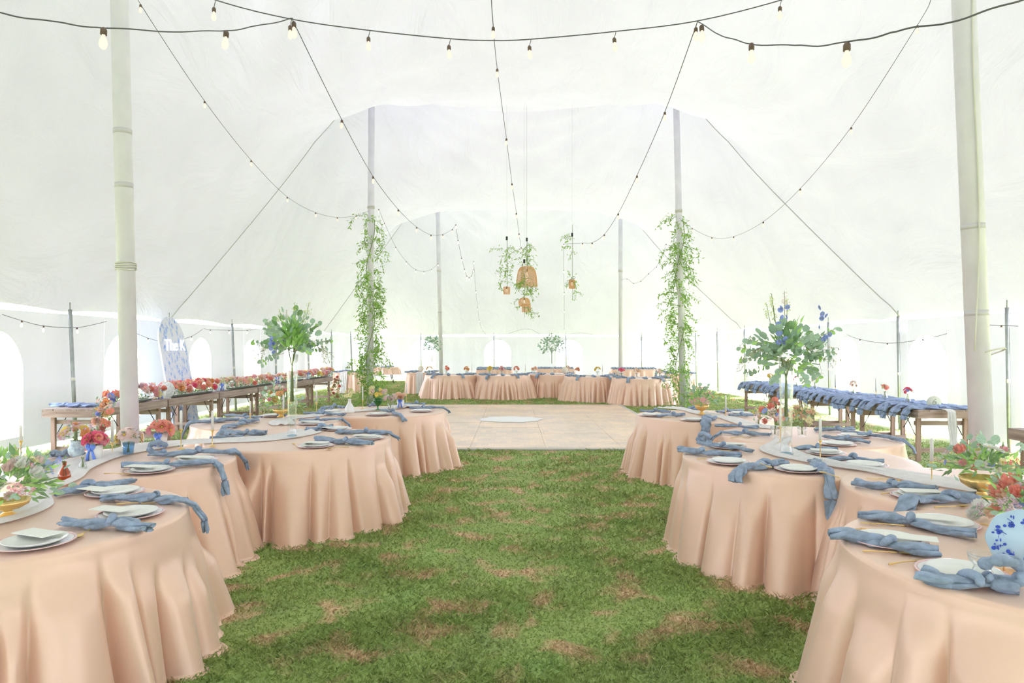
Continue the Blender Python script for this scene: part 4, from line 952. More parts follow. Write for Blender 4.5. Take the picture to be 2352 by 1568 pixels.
posy((295, 1042), 'cup', 'clear vase with blue foot holding peach and yellow poppies', 0.095, 0.085, [('open', 'blush', 0.095, 7), ('open', 'yellow', 0.08, 2), ('open', 'peach', 0.07, 3)], 35, hv=0.095, m='blueglass')
posy((370, 1024), 'cup', 'white cup with blue silk bow and large coral poppies, beside green sprigs', 0.10, 0.08, [('open', 'coral', 0.12, 5), ('rose', 'pink', 0.07, 4), ('open', 'hot', 0.05, 2), ('cluster', 'blush', 0.06, 4)], 36, hv=0.11, m='china', bow_=True, euc=10)
posy((803, 948), 'bottle', 'tall amphora vase with trailing yellow orchid stems', 0.08, 0.11, [('open', 'lemon', 0.055, 12)], 37, hv=0.19, m='china', nleaf=10, euc=0)
posy((868, 940), 'goblet', 'emerald green goblet vase with yellow dahlias and fine fern', 0.13, 0.13, [('rose', 'lemon', 0.10, 3), ('rose', 'blush', 0.09, 4), ('open', 'yellow', 0.07, 3)], 38, hv=0.16, m='greenglass', nleaf=150, euc=12)
posy((897, 938), 'cup', 'low vase of pale pink roses right of the green goblet', 0.07, 0.09, [('rose', 'blush', 0.09, 5), ('rose', 'white', 0.06, 2)], 39, hv=0.09)
posy((920, 935), 'cup', 'white cup with blue bow and peach ranunculus at the back of the goblet table', 0.09, 0.06, [('rose', 'peach', 0.085, 8), ('cluster', 'yellow', 0.04, 2)], 40, hv=0.11, m='china', bow_=True)
posy((1780, 1000), 'cup', 'posy of coral roses, blue delphinium and pink blossom left of the delphinium vase', 0.20, 0.21, [('rose', 'coral', 0.075, 9), ('open', 'blue', 0.06, 8), ('cluster', 'blush', 0.08, 9), ('cluster', 'yellow', 0.05, 4), ('open', 'peach', 0.06, 5)], 41, hv=0.09, nleaf=170, euc=14)
posy((1842, 1000), 'cup', 'posy of yellow solidago and peach roses right behind the delphinium vase', 0.14, 0.17, [('cluster', 'lemon', 0.075, 18), ('rose', 'peach', 0.085, 6), ('cluster', 'yellow', 0.05, 7)], 42, hv=0.09, nleaf=130, euc=8)
posy((1742, 977), 'bottle', 'small bud vase of yellow craspedia between posy and napkins', 0.05, 0.08, [('cluster', 'yellow', 0.05, 5), ('cluster', 'blush', 0.05, 4)], 43, hv=0.10, nleaf=40, euc=0)
# white paper blossoms, tumbler, blue floral plate on its stand
r = random.Random(5); q = onz(2262, 1192, RZ); o = thing('white_blossom_cluster', 'cluster of fluffy white paper blossoms behind the blue floral plate', 'flowers', q)
for k in range(12): inst('bloom', bloom_mesh('rose', 'white'), o, (r.gauss(0, 0.035), r.gauss(0, 0.025), 0.018+0.05*r.random()), (r.uniform(-.8, .8), r.uniform(-.8, .8), 0), 0.075)
q = onz(2256, 1331, TZ+0.001); o = thing('glass_tumbler', 'clear flared glass tumbler behind the front napkin', 'glass', q)
g = G(); pr = [(0, 0), (0.044, 0.001), (0.046, 0.01), (0.030, 0.045), (0.028, 0.055), (0.045, 0.075), (0.050, 0.100)]
g.lathe(pr+[(max(0, a_-0.0025), z_+0.002) for a_, z_ in reversed(pr)], n=32); g.obj('tumbler_body', M['glass'], o)
q = onz(2346, 1318, TZ+0.001); sg_ = thing('floral_sign_plate', 'pale blue plate painted with dark blue flowers standing upright on wooden pegs', 'decorative plate', q, -0.42)
g = G(); n = 64; v = [(0, -0.012, 0.135), (0, 0.0, 0.135)]
for s_ in (0, 1):
    for k in range(n):
        a_ = 2*PI*k/n; rr = 0.118*(1+0.022*math.cos(8*a_)); v.append((rr*math.cos(a_), -0.010+0.010*s_, 0.135+rr*math.sin(a_)))
f = [(0, 2+k, 2+(k+1) % n) for k in range(n)]+[(1, 2+n+(k+1) % n, 2+n+k) for k in range(n)]+[(2+k, 2+n+k, 2+n+(k+1) % n, 2+(k+1) % n) for k in range(n)]
g.add(v, f); g.obj('plate_disc', mat('pale_blue_glaze', (0.50, 0.68, 0.82), 0.25), sg_)
M['cobalt'] = mat('cobalt_paint', (0.045, 0.10, 0.55), 0.35, var=0.35, scale=70)
g = G(); rr_ = random.Random(9)
for cl in range(9):                                       # painted sprigs: stem line with petal dabs and leaves
    a0 = 2*PI*cl/9; cx, cz = 0.078*math.cos(a0), 0.135+0.078*math.sin(a0)
    for k in range(9):
        a_ = rr_.random()*6.28; d_ = 0.024*rr_.random()**0.6; s_ = rr_.uniform(0.004, 0.0085); x, z = cx+d_*math.cos(a_), cz+d_*math.sin(a_)
        m_ = 7; el = rr_.random()*3; g.add([(x, -0.0128, z)]+[(x+s_*math.cos(2*PI*j/m_)*math.cos(el)*1.3, -0.0128, z+s_*math.sin(2*PI*j/m_)) for j in range(m_)], [(0, 1+j, 1+(j+1) % m_) for j in range(m_)])
    g.tube([(cx*0.7, -0.0126, 0.135+(cz-0.135)*0.7), (cx+0.01, -0.0126, cz), (cx*1.25, -0.0126, 0.135+(cz-0.135)*1.22)], 0.0012, 4)
g.obj('painted_flowers', M['cobalt'], sg_)
for x in (-0.06, 0.06): tubeobj('peg', [(x, -0.022, 0.0), (x, -0.022, 0.055)], 0.005, M['wicker'], sg_, 8)
boxobj('stand_base', (0, -0.012, 0.006), (0.16, 0.05, 0.012), M['wicker'], sg_)
# far table posies
fp = [(-2.75, 22.7, 'peach'), (-2.2, 22.9, 'coral'), (-1.5, 22.7, 'orange'), (-0.75, 22.9, 'yellow'), (-0.35, 22.9, 'pink'), (0.15, 22.8, 'coral'), (0.75, 23.2, 'peach'), (1.9, 23.4, 'blush'), (2.1, 21.7, 'coral'), (2.75, 21.9, 'yellow'), (3.3, 20.6, 'hot'), (3.75, 20.5, 'peach'), (4.4, 20.4, 'blush')]
for k, (x, y, col) in enumerate(fp):
    posy(Vector((x, y, 0)), 'cup', 'tiny vase of %s flowers on the %s table of the far row' % ({'peach': 'peach', 'coral': 'coral', 'orange': 'orange', 'yellow': 'yellow', 'pink': 'pink', 'hot': 'magenta', 'blush': 'pale pink'}[col], ['leftmost', 'leftmost', 'leftmost', 'second', 'second', 'second', 'middle', 'middle', 'fourth', 'fourth', 'rightmost', 'rightmost', 'rightmost'][k]), 0.10, 0.11, [('open', col, 0.10, 7)], 60+k, hv=0.12, nleaf=24, euc=0)
# ------------------------------------------------------------------ wooden farm tables
def farm_table(lab, loc, rz, group, L=1.84, Wd=0.86):
    o = thing('farm_table', lab, 'table', loc, rz, group); z = TZ
    nb = 5; bw = Wd/nb
    for k in range(nb): boxobj('plank', (-Wd/2+bw*(k+0.5), 0, z-0.014), (bw-0.006, L-0.008-0.01*(k % 2), 0.026+0.002*(k % 2)), M['wood'], o)
    for s_ in (-1, 1):
        boxobj('side_rail', (s_*(Wd/2-0.014), 0, z-0.075), (0.028, L-0.01, 0.094), M['wood'], o)
        boxobj('end_rail', (0, s_*(L/2-0.02), z-0.075), (Wd-0.058, 0.028, 0.094), M['woodx'], o)
        y = s_*(L/2-0.14)
        for sx in (-1, 1):
            lg = boxobj('leg', (sx*(Wd/2-0.085), y, (z-0.125)/2), (0.062, 0.042, z-0.125), M['woodz'], o)
            tubeobj('brace', [(sx*(Wd/2-0.085), y-s_*0.022, 0.32), (sx*(Wd/2-0.085), y-s_*0.30, z-0.125)], 0.006, M['black'], o, 6)
            boxobj('bolt', (sx*(Wd/2+0.001), s_*(L/2-0.05), z-0.075), (0.006, 0.012, 0.012), M['black'], lg) if False else None
        boxobj('cross_bar', (0, y-s_*0.036, z-0.205), (Wd-0.10, 0.026, 0.060), M['woodx'], o)
        boxobj('foot_rail', (0, y-s_*0.036, 0.16), (Wd-0.12, 0.026, 0.060), M['woodx'], o)
    return o
GL = 'weathered wooden folding tables along the left wall'; GR = 'weathered wooden folding tables along the right wall'
rzl = -0.040
def lpos(y): return (-6.00+0.042*(y-10.0), y)          # aisle-side edge of the left row
tl = farm_table('weathered wooden table at the near end of the left row, blue napkins on its corner', (lpos(10.85)[0]-0.43, 10.85, 0), rzl, GL)
labs = ['weathered wooden table in front of the floral arch board', 'weathered wooden table under the coral and orange flower garland', 'weathered wooden table under the long pink flower garland',
        'weathered wooden table behind the ferny tall vase', 'weathered wooden table at the far end of the left row, flowers cascading off it']
for k, lb in enumerate(labs): y = 10.85+1.87*(k+1); dup(tl, (lpos(y)[0]-0.43, y, 0), rzl, lb)
tr_ = dup(tl, (5.82+0.43, 10.72, 0), 0.01, 'weathered wooden table at the near end of the blue napkin row', GR)
for k, lb in enumerate(['second wooden table from the near end of the blue napkin row', 'third wooden table from the near end, behind the tall candle', 'wooden table at the far end of the blue napkin row']):
    dup(tl, (5.80-0.01*k+0.43, 10.72+1.86*(k+1), 0), 0.01, lb, GR)
dup(tl, (5.50+0.46, 6.70, 0), 0.0, 'grey wooden table cut off by the right picture edge')
# napkins on the right row
for k in range(30):
    y = 9.95+k*0.252; sd_[0] += 1
    x0, x1 = 5.84, 6.60; kk = k % 3
    TR['tmp'] = (Vector((9.0, y, 0)), 9.0-5.80)
    napkin(Vector((x1, y+rnd.uniform(-.08, .08), 0)), Vector((5.81, y+rnd.uniform(-.1, .1), 0)), 'tmp', 0, 0.10+0.12*rnd.random(), 0.075+0.03*rnd.random(), sd_[0], 'periwinkle napkin laid across the %s wooden table of the right row, end hanging down' % ['nearest', 'second', 'third', 'farthest'][min(3, int((y-9.8)/1.86))], M['nap2'], group='periwinkle napkins on the %s right wooden table' % ['nearest', 'second', 'third', 'farthest'][min(3, int((y-9.8)/1.86))])
for (x, y) in ((-6.75, 10.35), (-6.45, 10.28)):
    sd_[0] += 1; napkin(Vector((x-0.22, y, 0)), Vector((x+0.2, y+0.05, 0)), None, 0, 0, 0.09, sd_[0], 'periwinkle napkin on the near end of the left wooden tables' + (', outer one' if x < -6.6 else ', beside the flowers'), M['nap2'], group='periwinkle napkins on the left wooden table end')
ribbon_cloth('table_runner', [(5.98, 9.9, TZ+0.06), (6.3, 9.84, TZ+0.05), (6.3, 9.9, TZ+0.05)][:0] or [(-6.35, 11.9, RZ), (-6.2, 14, RZ), (-6.1, 17, RZ), (-5.98, 20.5, RZ)], 0.45, 'white runner under the flower garlands on the left wooden tables', seed=31)
hang_runner(6.22, 9.70, 0.12, 'narrow white cloth hanging from the near end of the blue napkin row', 0.0, zb=0.25, ztop=TZ+0.012, flare=0.05)
# number six disc
sx = onz(2176, 952, TZ); q = Vector((6.15, 9.95, TZ+0.002)); o = thing('table_number', 'round pale table number disc reading six beside the thick right pole', 'sign', q, -0.5)
g = G(); g.tube([(0, -0.004, 0.10), (0, 0.004, 0.10)], 0.092, 40); g.obj('disc', mat('frosted_disc', (0.80, 0.83, 0.72), 0.4), o)
boxobj('base', (0, 0, 0.005), (0.09, 0.04, 0.010), M['woodx'], o)
def text(s_, size, m, parent, loc, rot=(PI/2, 0, 0), ext=0.002, shear=0.0):
    c = bpy.data.curves.new('lettering', 'FONT'); c.body = s_; c.size = size; c.extrude = ext; c.align_x = 'CENTER'; c.align_y = 'CENTER'; c.shear = shear; c.materials.append(m)
    t0 = bpy.data.objects.new('tmp_text', c); me = bpy.data.meshes.new_from_object(t0); bpy.data.objects.remove(t0); me.name = 'lettering'
    if not me.materials: me.materials.append(m)
    t = bpy.data.objects.new('lettering', me); COL.objects.link(t); t.parent = parent; t.location = loc; t.rotation_euler = rot; return t
text('6', 0.13, mat('grey_ink', (0.42, 0.44, 0.36), 0.6), o, (0, -0.0065, 0.10), shear=0.2)
for x, y, lb, s_ in ((1.78, 23.0, 'round cream table number disc right of the small tall vase in the far row', '11'), (-3.30, 24.7, 'round cream number disc at the end of the long table left of the far row', '9'), (3.35, 21.2, 'round cream number disc on the rightmost far row tables', '12')):
    o = thing('table_number', lb, 'sign', (x, y, TZ+0.03)); g = G(); g.tube([(0, -0.005, 0.11), (0, 0.005, 0.11)], 0.11, 24); g.obj('disc', mat('cream_disc', (0.86, 0.80, 0.66), 0.5), o); boxobj('base', (0, 0, 0.004), (0.1, 0.04, 0.01), M['woodx'], o)
    text(s_, 0.12, M['band'], o, (0, -0.007, 0.11))
# flower garlands on the left row
def garland(lab, y0, y1, cols, seed, h=0.15, dens=26, xo=0.08, w=0.15):
    r = random.Random(seed); x0 = lpos(y0)[0]-xo; o = thing('flower_garland', lab, 'flower arrangement', (x0, y0, TZ+0.012)); L = y1-y0; dx = 0.042
    boxobj('tray', (-0.10+dx*L/2, L/2, 0.012), (0.12, L*0.9, 0.024), M['tray'], o, Matrix.Rotation(-0.042, 3, 'Z'))
    lv = []
    for k in range(int(L*230)):
        t = r.random(); lv.append((Vector((-0.10+dx*L*t+r.gauss(0, w*0.55), L*t, 0.03+abs(r.gauss(0, 0.055)))), rand_rot((r.uniform(-1, 1), r.uniform(-1, 1), r.uniform(-.2, .9)), r), 0.06*r.uniform(.6, 1.3)))
    leaf_cloud('foliage', lv, M['dark'], o)
    for k in range(int(L*dens*1.35)):
        t = r.random(); a_ = r.uniform(-1.3, 1.3); col = r.choice(cols); kd = r.choice(('rose', 'rose', 'open', 'cluster'))
        v = Vector((math.sin(a_), 0, math.cos(a_))); p = Vector((-0.10+dx*L*t, L*t, 0.05))+Vector((v.x*w, r.uniform(-.03, .03), v.z*h*0.95))
        inst('bloom', bloom_mesh(kd, col), o, p, (v+Vector((0.3, r.uniform(-.5, .2), 0))).to_track_quat('Z', 'Y'), r.uniform(0.095, 0.155))
    return o
C1 = ['coral', 'orange', 'peach', 'coral', 'pink', 'hot', 'peach']; C2 = ['pink', 'blush', 'blush', 'coral', 'lemon', 'pink', 'peach']
garland('garland of coral, orange and red roses before the floral arch board', 12.0, 13.7, C1, 71, 0.19, 34)
garland('long garland of pink and cream roses on a dark tray mid left row', 14.15, 16.75, C2, 72, 0.16, 26)
garland('garland of coral and pink roses behind the ferny tall vase', 17.1, 18.9, ['coral', 'pink', 'blush', 'peach'], 73, 0.15, 24)
garland('garland of salmon roses at the far end of the left wooden row', 19.3, 21.4, ['peach', 'coral', 'blush', 'yellow', 'pink'], 74, 0.18, 26)
garland('small garland of pink roses right of the thick near left pole', 10.95, 11.5, ['pink', 'coral', 'blush', 'lemon', 'mauve'], 75, 0.18, 36)
# cascade from the near table end
o = thing('flower_cascade', 'cascade of red, peach and blue flowers spilling off the near left wooden table', 'flower arrangement', (-5.95, 10.05, 0)); r = random.Random(76)
path = [Vector((-0.02, 0.55, 0.90)), Vector((0.02, 0.15, 0.93)), Vector((0.06, -0.12, 0.86)), Vector((0.08, -0.2, 0.70)), Vector((0.03, -0.24, 0.50)), Vector((0.0, -0.26, 0.30)), Vector((-0.08, -0.3, 0.14)), Vector((-0.02, -0.35, 0.06))]
lv = []; n = len(path)-1
def pp(t): i = min(int(t*n), n-1); return path[i].lerp(path[i+1], t*n-i)
for k in range(420): q = pp(r.random()); lv.append((q+Vector((r.gauss(0, .075), r.gauss(0, .06), r.gauss(0, .04))), rand_rot((r.uniform(-1, 1), r.uniform(-1, .3), r.uniform(-1, .6)), r), 0.06*r.uniform(.6, 1.3)))
leaf_cloud('foliage', lv, M['dark'], o)
for k in range(72):
    t = (k+r.random())/72; q = pp(t); col = r.choice(['coral', 'peach', 'coral', 'hot', 'lemon', 'pink', 'orange', 'blue'] if t < .5 else ['coral', 'hot', 'pink', 'coral', 'blush', 'orange']); v = Vector((r.uniform(-1, 1), -1, r.uniform(-.1, .9)))
    inst('bloom', bloom_mesh(r.choice(('rose', 'rose', 'open', 'cluster')), col), o, q+v.normalized()*0.08+Vector((r.gauss(0, .04), 0, 0)), v.to_track_quat('Z', 'Y'), r.uniform(0.08, 0.12))
o = thing('flower_cascade', 'small trail of peach roses climbing the far leg of the left wooden row', 'flower arrangement', (-5.50, 21.45, 0)); r = random.Random(77); lv = []
for k in range(260): z = r.random()*0.75; lv.append((Vector((r.gauss(0, .08), r.gauss(0, .08)-.05, z)), rand_rot((r.uniform(-1, 1), r.uniform(-1, .3), r.uniform(-1, .6)), r), 0.07*r.uniform(.6, 1.3)))
leaf_cloud('foliage', lv, M['dark'], o)
for k in range(18): inst('bloom', bloom_mesh('rose', r.choice(['peach', 'blush', 'coral', 'lemon'])), o, (r.gauss(0, .08), -0.12, 0.1+0.7*r.random()), (1.3, 0, 0), 0.10)
# little things standing between the garlands
posy(Vector((-6.02, 11.75, 0)), 'cup', 'white vase with blue bow left of the coral rose garland', 0.06, 0.06, [('rose', 'coral', 0.08, 5)], 81, hv=0.13, m='china', bow_=True)
posy(Vector((-5.92, 14.0, 0)), 'cup', 'white vase with blue bow and yellow blossom between two garlands', 0.08, 0.12, [('cluster', 'lemon', 0.09, 8)], 82, hv=0.13, m='china', bow_=True)
posy(Vector((-5.80, 16.95, 0)), 'cup', 'blue ribboned white vase behind the pink garland', 0.05, 0.05, [('rose', 'peach', 0.07, 4)], 83, hv=0.14, m='china', bow_=True)
posy(Vector((-5.70, 19.1, 0)), 'jug', 'blue and white jug at the start of the salmon rose garland', 0.05, 0.04, [('open', 'blue', 0.07, 4)], 84, hv=0.13, m='bluechina')
posy(Vector((-5.98, 13.85, 0)), 'jug', 'small blue and white china jug by the yellow blossom vase', 0.03, 0.03, [], 85, hv=0.10, m='bluechina')
for k, (x, y, lb) in enumerate(((-6.35, 11.55, 'left of the lace oval board'), (-6.2, 11.85, 'with green tint beside the lace oval board'), (-6.25, 13.95, 'behind the coral rose garland'), (-6.1, 17.0, 'between the pink garlands'), (-6.0, 19.1, 'before the salmon rose garland'))):
    candle(Vector((x, y, 0)), 'white taper candle on the left wooden tables, ' + lb, 0.07, 0.22, r=0.016)
o = thing('lace_oval_board', 'small white lacy oval board standing left of the coral rose garland', 'decorative board', (-6.02, 11.93, TZ+0.012), 0.35)
g = G(); n = 40; g.tube([(0, -0.006, 0.15), (0, 0.006, 0.15)], 0.115, n); v = [(x, y, 0.15+(z-0.15)*1.25) for x, y, z in g.v]; g.v = v; g.obj('oval', mat('lace_print', (0.80, 0.85, 0.82), 0.6, var=0.22, scale=60), o); boxobj('base', (0, 0, 0.004), (0.12, 0.05, 0.01), M['china'], o)
# flowers on the right row
for k, (x, y, col, col2) in enumerate(((6.15, 10.6, 'hot', 'blue'), (6.2, 11.35, 'coral', 'lemon'), (6.3, 12.6, 'blush', 'pink'), (6.3, 14.2, 'pink', 'white'), (6.25, 15.0, 'mauve', 'hot'), (6.2, 16.4, 'yellow', 'peach'))):
    posy(Vector((x, y, 0)), 'bottle', 'bud vase with %s flowers standing among the periwinkle napkins' % ['magenta and blue', 'coral and cream', 'pale pink', 'rose pink and white', 'mauve', 'yellow and peach'][k], 0.06, 0.09, [('open', col, 0.07, 5), ('open', col2, 0.05, 3)], 90+k, hv=0.14, nleaf=14, euc=2, z=TZ+0.03)
for k, (x, y) in enumerate(((6.4, 12.0), (6.35, 13.4), (6.4, 15.6))): candle(Vector((x, y, 0)), 'white taper candle among the periwinkle napkins, %s' % ['nearest of three', 'middle of three', 'farthest of three'][k], 0.12, 0.24, r=0.014)
# far table heaps of gauze
for k, (cx, cy, n_, lb) in enumerate(((-0.75, 29.0, 6, 'blue gauze heaped on the back table behind the second far row table'), (1.85, 29.0, 13, 'grey-blue gauze strip hanging over the back table behind the small tall vase'), (5.05, 28.4, 15, 'grey-blue gauze strip hanging over the back table near the rightmost pole'))):
    wd = (1.2, 1.4, 1.7)[k]
    for j in range(n_):
        x = cx-wd/2+wd*j/(n_-1); TR['tmp'] = (Vector((x, cy+9, 0)), 9.37 if k == 2 else 9.32); sd_[0] += 1
        napkin(Vector((x, cy+0.3, 0)), Vector((x, cy-0.36, 0)), 'tmp', 0, (0.04, 0.42, 0.5)[k], 0.05 if k else 0.12, sd_[0], lb, M['nap'], group='gauze strips on the back tables %d' % (k+1), z=TZ+0.03, nr=8)
for k, (cx, cy, n_) in enumerate(((-3.33, 25.4, 4), (-6.05, 25.6, 4), (5.85, 24.3, 4), (-6.15, 31.8, 4))):
    for j in range(n_):
        x = cx-0.35+0.7*(j % 2); y = cy-0.6+1.1*(j//2); sd_[0] += 1
        napkin(Vector((x-0.2, y, 0)), Vector((x+0.2, y+0.05, 0)), None, 0, 0, 0.06, sd_[0], 'small blue napkin on %s' % ['the long table left of the far row', 'the long table behind the left vine pole', 'the long table behind the right vine pole', 'the short cloth table by the back left corner'][k], M['nap'], group='napkins on the back side tables', nr=8)
# ------------------------------------------------------------------ arched floral board
o = thing('arched_floral_board', 'tall arch-topped board with blue and white floral print and white script, leaning on left wall', 'sign board', (-6.72, 14.15, 0), 0)
g = G(); Wb, Hb, tk = 1.10, 2.33, 0.03; out = [(-Wb/2, 0), (Wb/2, 0)]+[(Wb/2*math.cos(a_), Hb-Wb/2+Wb/2*math.sin(a_)) for a_ in np.linspace(0, PI, 25)]; n = len(out)
v = [(0, y, z) for y, z in out]+[(-tk, y, z) for y, z in out]; g.add(v, [tuple(range(n)), tuple(range(2*n-1, n-1, -1))]+[(i, n+i, n+(i+1) % n, (i+1) % n) for i in range(n)])
def floral():
    m, nn, l = nt('blue_toile'); b = nn['Principled BSDF']; b.inputs['Roughness'].default_value = 0.5
    tc = nn.new('ShaderNodeTexCoord'); mp = nn.new('ShaderNodeMapping'); mp.inputs['Scale'].default_value = (1, 1.7, 0.9); l.new(tc.outputs['Object'], mp.inputs[0])
    vo = nn.new('ShaderNodeTexVoronoi'); vo.inputs['Scale'].default_value = 7; l.new(mp.outputs[0], vo.inputs['Vector'])
    ns = nn.new('ShaderNodeTexNoise'); ns.inputs['Scale'].default_value = 26; ns.inputs['Detail'].default_value = 3; ns.inputs['Distortion'].default_value = 1.5; l.new(mp.outputs[0], ns.inputs['Vector'])
    ad = nn.new('ShaderNodeMath'); ad.operation = 'MULTIPLY_ADD'; l.new(vo.outputs['Distance'], ad.inputs[0]); ad.inputs[1].default_value = 0.55; l.new(ns.outputs['Fac'], ad.inputs[2])
    r_ = nn.new('ShaderNodeValToRGB'); e = r_.color_ramp.elements; e[0].position = 0.54; e[0].color = (0.16, 0.32, 0.80, 1); e[1].position = 0.76; e[1].color = (0.78, 0.80, 0.90, 1)
    x = r_.color_ramp.elements.new(0.63); x.color = (0.40, 0.55, 0.88, 1)
    l.new(ad.outputs[0], r_.inputs[0]); l.new(r_.outputs[0], b.inputs['Base Color']); return m
g.obj('board', floral(), o, smooth=False)
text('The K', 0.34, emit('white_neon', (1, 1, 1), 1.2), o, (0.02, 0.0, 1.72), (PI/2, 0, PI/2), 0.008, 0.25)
o.rotation_euler = (0, -0.17, 0)
# ------------------------------------------------------------------ vines on the two poles
def vine_column(lab, x, y, seed, prof, n=62, leaf=0.10, z0=0.05, z1=5.25, lean=0.0):
    r = random.Random(seed); o = thing('vine_garland', lab, 'vine', (x, y, 0)); lv = []; sg = G()
    sg.tube([Vector((0.11*math.cos(z*2.6)+lean*z/9, 0.11*math.sin(z*2.6), z)) for z in np.linspace(z0, z1, 110)], 0.009, 5)
    for k in range(n):
        u = r.random(); z = z0+(z1-z0)*u
        while r.random() > prof(u): u = r.random(); z = z0+(z1-z0)*u
        a_ = r.random()*6.28; d = Vector((math.cos(a_), math.sin(a_), r.uniform(-.3, .4))); wd = 0.16+0.40*r.random()**2
        pts, l_ = strand((0.10*math.cos(a_)+lean*z/9, 0.10*math.sin(a_), z), d, wd*1.5, leaf, r, 0.042, 0.8, 0.9)
        l_ = [q for q in l_ if q[0].z > 0.05]; lv += l_
        for q, R_, L_ in list(l_): lv.append((q+Vector((r.gauss(0, .05), r.gauss(0, .05), r.gauss(0, .05))), rand_rot((r.uniform(-1, 1), r.uniform(-1, 1), r.uniform(-1, .4)), r), L_))
        sg.tube([q for q in pts if q.z > 0.02] if len([q for q in pts if q.z > 0.02]) > 1 else pts[:2], 0.0035, 4)
    leaf_cloud('vine_leaves', lv, M['vine'], o); sg.obj('vine_stem', M['vinestem'], o); return o
vine_column('dense smilax vine wound down the left mid pole to the ground', -3.81, 18.4, 1, lambda u: 1.0-0.6*u, 200)
vine_column('looser smilax vine wound down the right mid pole', 4.53, 18.4, 2, lambda u: 0.9-0.35*abs(u-0.4), 165)
# ------------------------------------------------------------------ rattan pendants
def lattice_shade(parent, prof, n=20, rad=0.005):
    g = G()
    for j in range(n):
        a_ = 2*PI*j/n; g.tube([(r_*math.cos(a_), r_*math.sin(a_), z) for r_, z in prof], rad, 4, caps=False)
    k = max(6, int((prof[0][1]-prof[-1][1])/0.024)); zs = [p[1] for p in prof][::-1]; rs = [p[0] for p in prof][::-1]
    for i in range(k+1):
        z = zs[0]+(zs[-1]-zs[0])*i/k; R_ = float(np.interp(z, zs, rs)); g.tube([(R_*math.cos(a_), R_*math.sin(a_), z) for a_ in np.linspace(0, 2*PI, 21)], rad*0.9, 4, caps=False)
    return g.obj('rattan_shade', M['wicker'], parent)
def pendant(lab, px, pytop, pycan, pybot, R, Y, shape, vine=None, seed=0, canister=True):
    b = at(px, pybot, Y); zt = roof_pt(b.x, b.y); o = thing('pendant_lamp', lab, 'pendant lamp', (b.x, b.y, b.z)); h = at(px, pytop, Y).z-b.z
    if shape == 'drum': pr = [(R*0.55, h*1.02), (R, h), (R, 0)]
    elif shape == 'bell': pr = [(R*0.35, h), (R*0.62, h*0.95), (R*0.82, h*0.78), (R*0.94, h*0.45), (R, 0)]
    else: pr = [(R*0.3, h), (R*0.7, h*0.93), (R*0.95, h*0.7), (R, h*0.42), (R*0.86, 0.12*h), (R*0.6, 0)]
    lattice_shade(o, pr, int(12+R*80))
    zc = at(px, pycan, Y).z-b.z
    tubeobj('cord', [(0, 0, h*0.8), (0, 0, zc)], 0.0025, M['wire'], o, 5); tubeobj('hanging_wire', [(0, 0, zc), (0, 0, zt-b.z)], 0.002, M['wire'], o, 4)
    if canister: tubeobj('canister', [(0, 0, zc-0.04), (0, 0, zc+0.04)], 0.022, M['black'], o, 12)
    tubeobj('socket', [(0, 0, h*0.75), (0, 0, h*0.75+0.05)], 0.02, M['black'], o, 10)
    g = G(); g.lathe([(0, h*0.3), (0.028, h*0.38), (0.03, h*0.5), (0.014, h*0.72), (0, h*0.76)], n=12); g.obj('bulb', M['bulb'], o)
    if vine:
        r = random.Random(seed); v = thing('hanging_vine', vine[0], 'vine', (b.x, b.y, b.z)); lv = []; sg = G()
        for k in range(vine[1]):
            z = r.uniform(vine[2], vine[3]); a_ = r.random()*6.28
            pts, l_ = strand((vine[4]*r.gauss(0, .3), vine[4]*r.gauss(0, .3), z), (math.cos(a_), math.sin(a_), r.uniform(-.5, .6)), vine[4]*r.uniform(0.8, 1.8), 0.07, r, 0.036, 0.7, 0.9); lv += l_; sg.tube(pts, 0.003, 4)
            lv += [(q+Vector((r.gauss(0, .03), r.gauss(0, .03), r.gauss(0, .03))), rand_rot((r.uniform(-1, 1), r.uniform(-1, 1), r.uniform(-1, .4)), r), L_) for q, R_, L_ in l_]
        sg.tube([(0.01, 0, z) for z in np.linspace(vine[2]-0.1, vine[3]+0.15, 6)], 0.004, 5)
        leaf_cloud('vine_leaves', lv, M['vine'], v); sg.obj('vine_stem', M['vinestem'], v)
PYY = 15.5
pendant('large bell-shaped rattan pendant above the dance floor', 1210, 612, 550, 658, 0.24, PYY, 'bell', ('full smilax vine draped over the large rattan bell pendant', 26, -0.1, 0.95, 0.26), 1)
pendant('small rattan drum pendant left of the large bell pendant', 1164, 659, 547, 675, 0.070, PYY-0.3, 'drum', ('smilax vine hanging above the left small drum pendant', 17, 0.18, 1.05, 0.21), 2)
pendant('round rattan globe pendant below the large bell pendant', 1204, 684, 600, 703, 0.125, PYY-0.5, 'globe', ('trailing smilax vine round the rattan globe pendant', 15, -0.15, 0.55, 0.2), 3)
pendant('squat rattan drum pendant lowest of the cluster', 1209, 699, 640, 716, 0.10, PYY+0.6, 'drum', None, 4, False)
pendant('small rattan drum pendant hanging apart with sparse vine', 1314, 643, 539, 662, 0.068, PYY, 'drum', ('sparse smilax vine above the separate drum pendant', 12, -0.15, 1.3, 0.22), 5)
